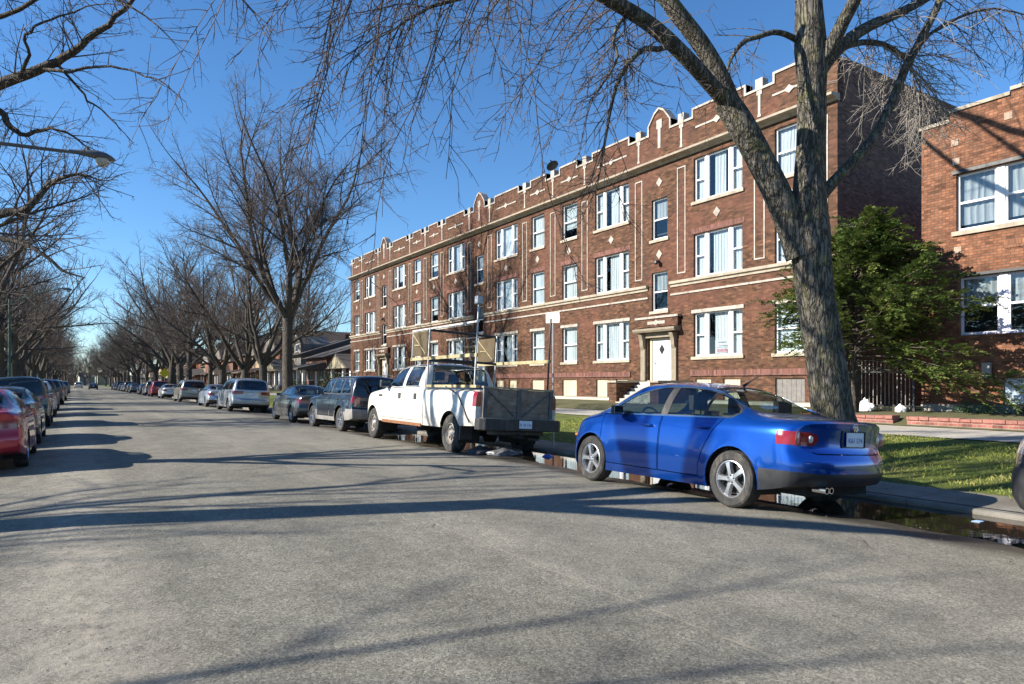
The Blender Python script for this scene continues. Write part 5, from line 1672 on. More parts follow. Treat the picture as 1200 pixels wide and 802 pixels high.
REAR = lambda ymax: (lambda c, n: c.y < ymax and n.y < -.25)
FRONT = lambda ymin: (lambda c, n: c.y > ymin and n.y > .25)
SIDE = lambda c, n: c.x > .3 and n.x > .3
ANYR = lambda ymax: (lambda c, n: c.y < ymax)

# ---- blue saloon -------------------------------------------------------------------------
PT_BLUE = paint('blue_paint', (.001, .066, .37), .68, .22, .03)
blue = dict(name='blue_sedan', label='metallic blue sedan with alloy wheels parked beside the puddle', cat='car', L=4.6, half=.905, paint=PT_BLUE,
    top=[(0, 1.015), (.10, 1.045), (.35, 1.055), (.62, 1.065), (.80, 1.10), (1.1, 1.235), (1.5, 1.39), (1.9, 1.455), (2.35, 1.472), (2.8, 1.452), (3.05, 1.36), (3.4, 1.17), (3.68, 1.015), (3.95, .965), (4.3, .88), (4.5, .79), (4.6, .70)],
    belt=[(0, .96), (.5, .995), (1.5, .99), (2.6, .965), (3.4, .94), (3.8, .905), (4.25, .80), (4.6, .64)],
    wb=[(0, .80), (.12, .845), (.4, .875), (1.0, .90), (2.3, .905), (3.5, .90), (4.1, .875), (4.4, .81), (4.6, .70)],
    wr=[(0, .66), (.8, .66), (1.3, .61), (1.9, .59), (2.6, .59), (3.1, .63), (3.6, .70), (4.6, .6)],
    zb=[(0, .34), (.5, .27), (1.0, .20), (3.4, .19), (4.1, .22), (4.6, .27)],
    rear=[(.25, .16), (.34, .06), (.42, .01), (.55, 0), (.64, .015), (.665, .055), (.80, .075), (.95, .065), (1.02, .05)], front=[(.2, .12), (.32, .0), (.5, .01), (.62, .06), (.75, .16)],
    cr=.19, cf=.42, er=.6, ef=.85, axles=(1.0, 3.62), wr_=.325, arch=.375, flare=.014, track=.79, tyre_w=.215, wheel='wide', rim_mat=M_ALLOY, zmid=.56, tuck=.975, shw=.93, bulge=.03,
    belt_z=.99,
    dlo=[(1.07, 1.03), (1.0, 1.085), (1.04, 1.13), (1.28, 1.25), (1.56, 1.335), (1.9, 1.375), (2.3, 1.38), (2.6, 1.345), (2.9, 1.245), (3.2, 1.10), (3.36, 1.005), (2.4, 1.01)],
    panes=[[(2.25, 1.02), (2.25, 1.372), (2.42, 1.362), (2.6, 1.338), (2.9, 1.238), (3.2, 1.09), (3.33, 1.012)], [(1.52, 1.03), (1.52, 1.318), (1.9, 1.367), (2.13, 1.371), (2.13, 1.022)], [(1.085, 1.04), (1.02, 1.083), (1.06, 1.128), (1.29, 1.24), (1.47, 1.303), (1.47, 1.032)]],
    pane_door=[0, 1, 1],
    ws=[(-.001, 1.03), (.6, 1.045), (.70, 1.055), (.53, 1.395), (.3, 1.425), (-.001, 1.432)], ws_y=2.7,
    rw=[(-.001, 1.10), (.55, 1.105), (.60, 1.13), (.50, 1.35), (.3, 1.385), (-.001, 1.395)], rw_y=2.0, rw_z=1.06,
    doors=[[(2.21, .30), (2.21, 1.0), (3.42, .99), (3.40, .62), (3.30, .30)], [(2.20, .30), (2.20, 1.005), (1.16, 1.02), (1.30, .86), (1.42, .66), (1.50, .45), (1.50, .30)]],
    handles={0: (2.42, .865), 1: (1.44, .885)}, handle_x=.893,
    regions=[('tail_light', [(.53, .815), (.60, .765), (.88, .77), (.9, .915), (.62, .905), (.54, .875)], 'y', lambda c, n: c.y < .42),
             ('lower_bumper', [(-.01, 0), (1, 0), (1, .50), (.55, .475), (-.01, .475)], 'y', lambda c, n: c.y < .62),
             ('gap', [(-.01, .688), (.55, .688), (.60, .70), (.60, .688), (.55, .676), (-.01, .676)], 'y', REAR(.4)),
             ('headlight', [(.45, .60), (.45, .70), (.85, .78), (.85, .64)], 'y', lambda c, n: c.y > 4.02),
             ('grille', [(-.01, .42), (.34, .42), (.40, .66), (-.01, .66)], 'y', FRONT(4.2)),
             ('lower_grille', [(-.01, .27), (.6, .27), (.6, .37), (-.01, .37)], 'y', FRONT(4.2))],
    seams=[([(3.46, .96), (4.05, .835)], 'x', SIDE)],
    region_mats=[('tail_light', M_RED, False), ('lower_bumper', plain('dark_bumper', (.016, .017, .02), .45), True), ('headlight', M_CLEAR, False), ('grille', M_BLACK, True), ('lower_grille', M_BLACK, True)],
    trim_mat=M_CHROME, pillar_mat=M_BLACK, floor=.24, cab=(1.15, 3.35), seats=[(2.2, .36, (-.38, .38)), (1.5, .33, (-.42, .42))],
    mirror=(3.02, 1.035, .86, M_BLACK, .9), plate=(0, .055, .845, 'K61 574'))
B = build_car(blue)
# lamp discs, emblem, exhaust, aerial, rear shelf, side repeater
for sd in (-1, 1):
    for x, z, r_, mt, nm in ((.735, .84, .082, M_PINK, 'brake_lamp'), (.60, .835, .042, M_CLEAR, 'reverse_lamp')):
        yy0 = .075 + .19*(x/.82)**2.6 + .006
        m = MB(); m.lathe([(.001, .012), (r_*.6, .010), (r_, 0), (r_*1.12, -.012)], 20, Matrix.Translation((sd*x, yy0, z)) @ Matrix.Rotation(-.35*sd*(1 if x > .65 else .5), 4, 'Z') @ Matrix.Rotation(R(90), 4, 'X'))
        m.build(nm, mt, B, smooth=True)
m = MB(); Me = Matrix.Translation((0, .058, .965)) @ Matrix.Rotation(R(90), 4, 'X')
m.lathe([(.052, 0), (.055, .008), (.047, .012), (.044, .004)], 28, Me, closed=True)
for a, b in (((-.027, .034), (-.011, .004)), ((-.011, .004), (0, .03)), ((0, .03), (.011, .004)), ((.011, .004), (.027, .034)), ((-.037, .02), (-.02, -.034)), ((-.02, -.034), (0, .0)), ((0, 0), (.02, -.034)), ((.02, -.034), (.037, .02))):
    m.bar(Me @ Vector((a[0], a[1], .006)), Me @ Vector((b[0], b[1], .006)), .007, .006)
m.build('emblem', M_CHROME, B)
m = MB()
for x in (-.50, -.42): m.lathe([(.032, 0), (.034, .16), (.028, .16), (.027, .02)], 14, Matrix.Translation((x, .19, .305)) @ Matrix.Rotation(R(90), 4, 'X'), closed=True)
m.build('exhaust_pipe', M_CHROME, B, smooth=True)
m = MB(); m.tube([(0, 1.62, 1.43), (0, 1.5, 1.50), (0, 1.36, 1.565)], [.022, .010, .004], 8); m.build('aerial', M_BLACK, B)
m = MB(); m.box(-.66, .66, 1.0, 1.35, 1.05, 1.07); m.build('rear_shelf', M_SEAT, B)
for sd in (-1, 1):
    m = MB(); m.prism([(4.02, .63), (4.09, .63), (4.09, .665), (4.02, .665)], 'x', sd*.78, sd*.846); m.build('marker_lamp', M_AMBER, B, bevel=.006)
m = MB(); m.box(-.21, .21, .055, .07, .925, .935); m.box(-.205, .205, .062, .075, .755, .765); m.box(-.21, -.2, .06, .075, .76, .93); m.box(.2, .21, .06, .075, .76, .93); m.build('plate_recess', M_BLACK, B)

# ---- white pickup --------------------------------------------------------------------------
PT_WHITE = paint('white_paint', (.63, .63, .60), .0, .38, .45, (.30, .21, .12), (.42, 1.05))
pick = dict(name='pickup_truck', label='dirty white crew cab pickup with a wooden tailgate and ladder rack', cat='pickup truck', L=6.62, half=1.0, paint=PT_WHITE, smooth=True, ns=96,
    top=[(0, 1.325), (1.2, 1.335), (2.50, 1.335), (2.545, 1.34), (2.60, 1.52), (2.66, 1.80), (2.74, 1.895), (2.95, 1.93), (3.5, 1.945), (4.1, 1.925), (4.45, 1.86), (4.75, 1.66), (5.06, 1.42), (5.18, 1.355), (5.6, 1.31), (6.2, 1.23), (6.45, 1.15), (6.62, 1.04)],
    belt=[(0, 1.27), (2.5, 1.275), (2.7, 1.32), (4.9, 1.28), (5.3, 1.25), (6.2, 1.15), (6.62, .95)],
    wb=[(0, .975), (.15, .99), (1, 1.0), (5.2, 1.0), (6.0, .985), (6.35, .95), (6.62, .86)],
    wr=[(0, .85), (2.5, .85), (2.7, .78), (3.4, .745), (4.3, .75), (5.1, .82), (6.62, .8)],
    zb=[(0, .60), (1.0, .56), (1.6, .50), (5.0, .48), (5.6, .50), (6.62, .45)],
    rear=[(.4, .02), (1.3, 0)], front=[(.4, .05), (.6, 0), (.8, .02), (1.05, .08)], cr=.012, cf=.22, er=.2, ef=.6,
    axles=(1.10, 5.72), wr_=.395, arch=.47, flare=.03, track=.86, tyre_w=.25, wheel='steel', rim_mat=M_STEEL, zmid=.86, tuck=.99, shw=.965, bulge=.03, belt_z=1.3,
    dlo=[(2.86, 1.36), (2.84, 1.80), (3.0, 1.845), (3.9, 1.84), (4.3, 1.80), (4.62, 1.62), (4.95, 1.37), (4.2, 1.33), (3.78, 1.35)],
    panes=[[(3.86, 1.36), (3.86, 1.832), (4.28, 1.79), (4.60, 1.61), (4.92, 1.375), (4.2, 1.345)], [(2.9, 1.37), (2.88, 1.795), (3.0, 1.833), (3.70, 1.833), (3.70, 1.365)]], pane_door=[0, 1], trimw=.022, trim_mat=M_BLACK, pillar_mat=PT_WHITE,
    ws=[(-.001, 1.43), (.72, 1.45), (.80, 1.48), (.66, 1.80), (.4, 1.85), (-.001, 1.86)], ws_y=4.2,
    rw=[(-.001, 1.385), (.70, 1.385), (.745, 1.42), (.68, 1.82), (.62, 1.855), (-.001, 1.87)], rw_y=2.9, rw_z=1.345,
    doors=[[(3.80, .58), (3.79, 1.32), (3.79, 1.88), (4.3, 1.87), (4.68, 1.66), (5.02, 1.35), (5.05, 1.1), (5.05, .58)], [(2.82, .62), (2.80, 1.32), (2.79, 1.88), (3.78, 1.88), (3.78, 1.32), (3.78, .58), (2.95, .58)]],
    handles={}, handle_x=1.0,
    regions=[('gap', [(2.50, .4), (2.50, 1.35), (2.53, 1.35), (2.53, .4)], 'x', None),
             ('tail_light', [(.86, .98), (.86, 1.27), (1.1, 1.27), (1.1, .98)], 'y', lambda c, n: c.y < .17),
             ('reverse_light', [(.86, .86), (.86, .975), (1.1, .975), (1.1, .86)], 'y', lambda c, n: c.y < .17),
             ('bed', [(.0, .07), (.86, .07), (.86, 2.45), (.0, 2.45)], 'z', lambda c, n: n.z > .5 and c.z > 1.2),
             ('headlight', [(.6, .86), (.6, 1.06), (1, 1.06), (1, .86)], 'y', FRONT(6.1)), ('grille', [(-.01, .80), (.55, .80), (.55, 1.02), (-.01, 1.02)], 'y', FRONT(6.1)),
             ('front_bumper', [(-.01, 0), (1.2, 0), (1.2, .72), (-.01, .72)], 'y', lambda c, n: c.y > 6.1)],
    seams=[], region_mats=[('tail_light', M_RED, False), ('reverse_light', M_CLEAR, False), ('headlight', M_CLEAR, False), ('grille', M_BLACK, True), ('front_bumper', M_CHROME, True)],
    floor=.55, cab=(2.75, 5.0), seats=[(4.0, .80, (-.42, .42)), (3.1, .80, (-.42, .42))], rear_glass=M_CAR_GLASS, mirror=(4.78, 1.40, .93, M_BLACK, 1.35))
T = build_car(pick)
M_RUST = plain('rusty_sill', (.20, .085, .035), .85, var=.4, scale=14, bump=.3)
M_OLDWOOD = plain('grey_boards', (.23, .18, .14), .9, var=.45, scale=7, bump=.4, dirt=(.2, .17, .14))
M_PINE = plain('pale_lumber', (.34, .28, .16), .85, var=.25, scale=5, bump=.2, dirt=(.28, .26, .12))
M_PLY = plain('plywood', (.075, .052, .022), .85, var=.3, scale=3, bump=.15)
M_GALV = plain('galvanised_pipe', (.34, .36, .38), .45, .7, var=.25, scale=8)
for sd in (-1, 1):
    for (i, hy) in ((0, 3.93), (1, 2.98)):
        m = MB(); m.box(sd*.992, sd*1.014, hy-.07, hy+.07, 1.06, 1.20); m.build('handle', M_BLACK, T, bevel=.01)
    m = MB(); m.box(sd*.945, sd*.992, 2.6, 5.05, .455, .53); m.build('sill', M_RUST, T, bevel=.01)
    m = MB()
    for yy0 in (1.0, 1.5): m.tube([(sd*.62, yy0-.4, .42), (sd*.62, yy0, .36), (sd*.62, yy0+.5, .42)], .035, 6)
    m.build('leaf_spring', M_UNDER, T)
    m = MB(); m.prism([(.60, .62), (.68, .60), (.68, .30), (.62, .30)], 'x', sd*.70, sd*.98) ; m.build('mud_flap', M_BLACK, T)
    m = MB(); m.box(sd*.994, sd*1.012, 5.1, 5.32, 1.10, 1.15); m.build('fender_badge', M_BLACK, T)
m = MB(); m.box(-.85, .85, .08, 2.44, .78, .80); m.box(-.86, -.85, .08, 2.44, .8, 1.31); m.box(.85, .86, .08, 2.44, .8, 1.31); m.box(-.85, .85, 2.43, 2.44, .8, 1.31); m.box(-.85, .85, .075, .085, .8, 1.3)
m.build('bed_floor', M_GREYP, T)
# home made tailgate of grey boards
tg = thing_part = None
m = MB()
for i in range(5):
    z0 = .78 + i*.115; m.box(-.845, .845, -.035, -.012, z0, z0+.108)
tg = m.build('tailgate', M_OLDWOOD, T, bevel=.004)
m = MB()
for x in (-.80, 0, .80): m.box(x-.045, x+.045, -.06, -.036, .78, 1.35)
m.bar((-.72, -.05, 1.28), (-.10, -.05, .82), .05, .02); m.bar((.72, -.05, 1.28), (.10, -.05, .82), .05, .02)
m.build('brace', plain('weathered_batten', (.12, .115, .11), .9, var=.3, bump=.3), tg)
m = MB(); m.box(-.86, .86, -.07, .02, 1.352, 1.385); m.build('top_rail', plain('cord_board', (.33, .28, .2), .9, var=.3), tg)
# step bumper
m = MB(); m.prism([(-.99, .02), (-.99, -.16), (-.88, -.26), (.88, -.26), (.99, -.16), (.99, .02)], 'z', .53, .76); m.prism([(-.7, .02), (-.5, -.1), (.5, -.1), (.7, .02)], 'z', .44, .528)
bp = m.build('rear_bumper', M_BLACK, T, bevel=.02)
m = MB(); m.box(-.9, .9, -.2, -.02, .761, .768); m.build('step_pad', M_GREYP, bp)
plate(T, .05, -.262, .665, 'B 78 142')
m = MB(); m.box(-.06, .06, -.2, .2, .38, .45); m.tube([(.0, .3, .42), (.0, 2.5, .45)], .05, 8); m.tube([(.55, -.02, .40), (.55, .9, .42), (.5, 2, .45)], .03, 8); m.lathe([(.02, -.17), (.16, -.1), (.17, .1), (.02, .17)], 14, Matrix.Translation((0, 1.10, .395)) @ Matrix.Rotation(R(90), 4, 'Y'))
m.build('axle_and_exhaust', M_UNDER, T)
# rack: pipes, lumber rails, plywood panels
def pipe(nm, pts, r, mt, par=T): 
    m = MB(); m.tube(pts, r, 8); return m.build(nm, mt, par, smooth=True)
rk = pipe('ladder_rack', [(-.90, .25, 1.34), (-.90, .25, 3.0)], .02, M_GALV)
for x in (-.90, .90):
    pipe('rack_post', [(x, 2.55, 1.34), (x, 2.55, 2.66)], .022, M_GALV, rk); pipe('rack_post', [(x, 3.5, 1.96), (x, 3.5, 2.66)], .016, M_GALV, rk)
    m = MB(); m.box(x-.02, x+.02, .2, 3.55, 1.96, 2.03); m.build('side_rail', M_PINE, rk)
    m = MB(); m.box(x-.012, x+.012, 2.62, 3.46, 2.06, 2.62); pl = m.build('side_panel', M_PLY, rk)
    m = MB(); m.bar((x-.02, 2.66, 2.1), (x-.02, 3.42, 2.58), .05, .02); m.bar((x-.02, 3.0, 2.3), (x-.02, 3.3, 2.32), .05, .02); m.build('panel_brace', M_PINE, pl)
    m = MB(); m.box(x-.05, x+.05, .1, 2.5, 1.345, 1.40); m.build('bed_rail', M_PINE, rk)
pipe('rack_post', [(.90, .25, 1.34), (.90, .25, 2.9)], .020, M_BLACK, rk)
pipe('top_rail', [(-.90, .22, 2.66), (-.90, 3.52, 2.66)], .024, plain('pale_pipe', (.6, .6, .58), .5, .2), rk)
for y, z in ((2.6, 2.64), (3.5, 2.0), (2.52, 1.99)): pipe('cross_bar', [(-.92, y, z), (.92, y, z)], .028, M_BLACK, rk)
m = MB(); m.box(-.97, -.83, .18, .32, 3.0, 3.16); m.build('work_lamp', M_GALV, rk, bevel=.015)
pipe('flexible_hose', [(-1.008, 1.95-.6, 1.36), (-1.02, 1.3-.55, 1.2), (-1.02, 1.1-.6, .98), (-1.012, .34, .78), (-1.01, .2, .66)], .014, M_BLACK, T)

# ---- dark utility vehicle (also recoloured further along) -----------------------------------
PT_SLATE = paint('slate_paint', (.010, .014, .024), .4, .3, .12)
suv = dict(name='sport_utility', label='dark slate sport utility with grey lower cladding ahead of the white pickup', cat='car', L=4.5, half=.89, paint=PT_SLATE,
    top=[(0, 1.02), (.03, 1.10), (.16, 1.50), (.26, 1.66), (.45, 1.70), (1.5, 1.715), (2.3, 1.70), (2.55, 1.66), (2.85, 1.46), (3.16, 1.17), (3.30, 1.10), (3.9, 1.05), (4.25, 1.0), (4.42, .93), (4.5, .85)],
    belt=[(0, .98), (.3, 1.06), (2.5, 1.05), (3.2, 1.03), (4.0, .97), (4.5, .78)],
    wb=[(0, .835), (.15, .86), (.7, .885), (3.5, .885), (4.1, .86), (4.35, .82), (4.5, .76)],
    wr=[(0, .74), (.3, .69), (1, .66), (2.4, .65), (3.2, .74), (4.5, .7)],
    zb=[(0, .42), (.6, .34), (1.3, .30), (3.3, .29), (4.0, .33), (4.5, .36)],
    rear=[(.3, .12), (.45, .02), (.55, 0), (.68, .0), (.70, .05), (1.0, .06), (1.1, .05)], front=[(.3, .1), (.45, 0), (.6, 0), (.75, .03), (.9, .08)], cr=.09, cf=.2, er=.3, ef=.5,
    axles=(.98, 3.62), wr_=.36, arch=.43, flare=.035, track=.76, tyre_w=.235, wheel='slim', rim_mat=M_ALLOY, zmid=.68, tuck=.985, shw=.955, bulge=.02, belt_z=1.09,
    dlo=[(.30, 1.14), (.42, 1.55), (.6, 1.595), (2.25, 1.60), (2.5, 1.565), (2.78, 1.39), (3.02, 1.14), (1.5, 1.12)],
    panes=[[(2.02, 1.14), (2.02, 1.59), (2.25, 1.59), (2.49, 1.555), (2.76, 1.38), (2.98, 1.15)], [(1.15, 1.135), (1.15, 1.585), (1.94, 1.59), (1.94, 1.14)], [(.33, 1.15), (.44, 1.54), (.6, 1.58), (1.06, 1.583), (1.06, 1.135)]], pane_door=[0, 1, None], trimw=.02,
    ws=[(-.001, 1.18), (.66, 1.19), (.72, 1.21), (.60, 1.58), (.4, 1.62), (-.001, 1.63)], ws_y=2.3,
    rw=[(-.001, 1.13), (.66, 1.13), (.69, 1.17), (.62, 1.54), (.5, 1.585), (-.001, 1.59)], rw_y=.6, rw_z=1.09,
    doors=[[(1.99, .42), (1.98, 1.08), (1.98, 1.64), (2.3, 1.64), (2.55, 1.60), (2.86, 1.40), (3.10, 1.10), (3.10, .42)], [(1.97, .42), (1.97, 1.64), (1.10, 1.64), (1.10, 1.05), (1.32, .86), (1.42, .66), (1.44, .42)]],
    handles={0: (2.14, .965), 1: (1.24, .965)}, handle_x=.873, handle_mat=M_BLACK,
    regions=[('tail_light', [(.62, .86), (.60, 1.05), (1, 1.07), (1, .86)], 'y', lambda c, n: c.y < .20), ('rear_bumper', [(-.01, .2), (1, .2), (1, .69), (-.01, .69)], 'y', lambda c, n: c.y < .52),
             ('gap', [(-.01, .705), (.60, .705), (.60, .718), (-.01, .718)], 'y', REAR(.3)), ('headlight', [(.5, .76), (.5, .90), (1, .90), (1, .76)], 'y', lambda c, n: c.y > 4.2), ('grille', [(-.01, .72), (.42, .72), (.42, .90), (-.01, .90)], 'y', FRONT(4.1)),
             ('front_bumper', [(-.01, .2), (1, .2), (1, .66), (-.01, .66)], 'y', lambda c, n: c.y > 4.02), ('cladding', [(.4, .2), (4.2, .2), (4.2, .60), (.4, .60)], 'x', SIDE)],
    region_mats=[('tail_light', M_RED, False), ('rear_bumper', M_GREYP, True), ('headlight', M_CLEAR, False), ('grille', M_BLACK, True), ('front_bumper', M_GREYP, True), ('cladding', M_GREYP, False)],
    floor=.34, cab=(.45, 3.1), seats=[(2.2, .58, (-.38, .38)), (1.2, .58, (-.40, .40))], side_glass=M_CAR_GLASS, rear_glass=M_DARK_GLASS, mirror=(2.84, 1.15, .84, M_BLACK, .85), plate=(0, .045, .86))
J = build_car(suv)
for sd in (-1, 1):
    m = MB(); m.tube([(sd*.56, .5, 1.70), (sd*.56, .55, 1.755), (sd*.56, 2.1, 1.755), (sd*.56, 2.15, 1.70)], .014, 6); m.build('roof_rail', M_BLACK, J)

# ---- plain saloon, used in several colours -----------------------------------------------------
PT_GREY = paint('grey_paint', (.085, .080, .075), .5, .3, .2)
sed = dict(name='sedan', label='dark grey sedan with orange tail lamps parked ahead of the slate sport utility', cat='car', L=4.65, half=.88, paint=PT_GREY,
    top=[(0, .98), (.08, 1.02), (.4, 1.04), (.85, 1.05), (1.02, 1.085), (1.3, 1.22), (1.6, 1.35), (1.9, 1.405), (2.3, 1.42), (2.65, 1.395), (2.9, 1.31), (3.25, 1.13), (3.5, .99), (4.0, .92), (4.4, .80), (4.65, .66)],
    belt=[(0, .92), (.6, .955), (2.6, .935), (3.5, .90), (4.2, .79), (4.65, .60)],
    wb=[(0, .80), (.12, .83), (.5, .865), (1.2, .88), (3.5, .875), (4.2, .84), (4.5, .77), (4.65, .68)],
    wr=[(0, .66), (1.0, .67), (1.5, .58), (2.5, .57), (3.3, .67), (4.65, .6)],
    zb=[(0, .34), (.5, .26), (1.2, .20), (3.5, .19), (4.2, .23), (4.65, .28)],
    rear=[(.25, .16), (.36, .03), (.45, 0), (.60, .0), (.64, .05), (.85, .06), (1.0, .03)], front=[(.2, .12), (.32, 0), (.5, .01), (.66, .12)], cr=.14, cf=.36, er=.5, ef=.8,
    axles=(1.05, 3.72), wr_=.31, arch=.36, flare=.012, track=.765, tyre_w=.205, wheel='slim', rim_mat=M_ALLOY, zmid=.55, tuck=.98, shw=.935, bulge=.028, belt_z=.955,
    dlo=[(1.15, .995), (1.22, 1.07), (1.5, 1.245), (1.75, 1.315), (2.3, 1.325), (2.55, 1.295), (2.8, 1.205), (3.1, 1.05), (3.2, .975), (2.3, .975)],
    panes=[[(2.24, .985), (2.24, 1.318), (2.54, 1.287), (2.79, 1.197), (3.09, 1.042), (3.16, .982)], [(1.2, 1.0), (1.25, 1.065), (1.51, 1.235), (1.75, 1.305), (2.15, 1.315), (2.15, .988)]], pane_door=[0, 1],
    ws=[(-.001, 1.0), (.6, 1.015), (.66, 1.03), (.52, 1.335), (.3, 1.37), (-.001, 1.378)], ws_y=2.6, rw=[(-.001, 1.085), (.58, 1.09), (.62, 1.115), (.50, 1.30), (.3, 1.345), (-.001, 1.355)], rw_y=2.0, rw_z=1.045,
    doors=[[(2.20, .30), (2.20, .97), (3.28, .96), (3.27, .6), (3.18, .30)], [(2.19, .30), (2.19, .97), (1.20, .985), (1.34, .82), (1.46, .6), (1.50, .30)]],
    handles={0: (2.36, .845), 1: (1.42, .86)}, handle_x=.868,
    regions=[('tail_light', [(.50, .70), (.50, .85), (.95, .88), (.95, .72)], 'y', lambda c, n: c.y < .42), ('gap', [(-.01, .66), (.5, .66), (.5, .672), (-.01, .672)], 'y', REAR(.35)),
             ('rear_bumper', [(-.01, 0), (1, 0), (1, .44), (-.01, .44)], 'y', lambda c, n: c.y < .6), ('headlight', [(.45, .58), (.45, .68), (.9, .74), (.9, .62)], 'y', lambda c, n: c.y > 4.1), ('grille', [(-.01, .40), (.36, .40), (.4, .60), (-.01, .60)], 'y', FRONT(4.3))],
    region_mats=[('tail_light', M_RED, False), ('rear_bumper', M_BLACK, True), ('headlight', M_CLEAR, False), ('grille', M_BLACK, True)],
    floor=.24, cab=(1.2, 3.2), seats=[(2.2, .34, (-.36, .36)), (1.5, .32, (-.40, .40))], mirror=(2.9, .995, .83, PT_GREY, .8), plate=(0, .05, .77))
S0 = build_car(sed)
# ---- minivan ----------------------------------------------------------------------------------
PT_SILVER = paint('silver_paint', (.42, .44, .46), .55, .3, .2)
van = dict(name='minivan', label='silver minivan with wide red tail lamps parked under the tall bare tree', cat='car', L=5.05, half=.97, paint=PT_SILVER,
    top=[(0, 1.05), (.04, 1.12), (.22, 1.48), (.36, 1.66), (.6, 1.72), (1.8, 1.755), (2.8, 1.74), (3.2, 1.66), (3.6, 1.42), (4.0, 1.15), (4.2, 1.06), (4.7, .94), (4.95, .80), (5.05, .70)],
    belt=[(0, 1.0), (.3, 1.06), (3, 1.03), (4.1, .98), (4.7, .82), (5.05, .64)], wb=[(0, .88), (.15, .92), (.8, .965), (3.8, .965), (4.5, .92), (4.85, .82), (5.05, .72)],
    wr=[(0, .80), (.4, .73), (1.2, .70), (3.1, .69), (4.0, .78), (5.05, .7)], zb=[(0, .34), (.6, .27), (1.3, .22), (4.0, .21), (5.05, .28)],
    rear=[(.25, .12), (.36, .02), (.48, 0), (.64, 0), (.67, .05), (1.0, .06), (1.1, .04)], front=[(.2, .1), (.32, 0), (.5, .01), (.7, .12)], cr=.13, cf=.36, er=.4, ef=.8,
    axles=(1.05, 4.0), wr_=.33, arch=.385, flare=.012, track=.83, tyre_w=.22, wheel='wide', rim_mat=M_ALLOY, zmid=.6, tuck=.985, shw=.95, bulge=.02, belt_z=1.08,
    dlo=[(.42, 1.14), (.55, 1.52), (.8, 1.61), (2.8, 1.62), (3.1, 1.56), (3.5, 1.33), (3.78, 1.09), (2, 1.10)],
    panes=[[(2.68, 1.115), (2.68, 1.61), (2.8, 1.61), (3.09, 1.55), (3.48, 1.325), (3.73, 1.105)], [(1.5, 1.12), (1.5, 1.605), (2.6, 1.61), (2.6, 1.115)], [(.45, 1.145), (.57, 1.51), (.8, 1.6), (1.4, 1.603), (1.4, 1.12)]], pane_door=[0, 1, None],
    ws=[(-.001, 1.12), (.66, 1.13), (.74, 1.15), (.62, 1.58), (.4, 1.64), (-.001, 1.65)], ws_y=3.0, rw=[(-.001, 1.15), (.70, 1.15), (.735, 1.19), (.66, 1.52), (.56, 1.58), (-.001, 1.59)], rw_y=.7, rw_z=1.10,
    doors=[[(2.65, .32), (2.64, 1.66), (2.85, 1.66), (3.15, 1.60), (3.56, 1.36), (3.86, 1.06), (3.86, .60), (3.62, .32)], [(2.63, .32), (2.63, 1.66), (1.45, 1.66), (1.45, .32)]], handles={0: (2.8, .95), 1: (2.45, .95)}, handle_x=.955,
    regions=[('tail_light', [(.44, .90), (.42, 1.05), (1, 1.07), (1, .88)], 'y', lambda c, n: c.y < .3), ('gap', [(-.01, .66), (.7, .66), (.7, .672), (-.01, .672)], 'y', REAR(.35)), ('rear_bumper', [(-.01, 0), (1, 0), (1, .42), (-.01, .42)], 'y', lambda c, n: c.y < .5),
             ('headlight', [(.5, .66), (.5, .78), (1, .84), (1, .70)], 'y', lambda c, n: c.y > 4.45), ('grille', [(-.01, .5), (.42, .5), (.45, .68), (-.01, .68)], 'y', FRONT(4.6))],
    region_mats=[('tail_light', M_RED, False), ('rear_bumper', M_BLACK, True), ('headlight', M_CLEAR, False), ('grille', M_BLACK, True)],
    floor=.26, cab=(.6, 3.9), seats=[(2.9, .42, (-.42, .42)), (1.8, .42, (-.44, .44))], side_glass=M_DARK_GLASS, rear_glass=M_DARK_GLASS, mirror=(3.55, 1.12, .91, PT_SILVER, 1.0), plate=(0, .05, .93))
V0 = build_car(van)
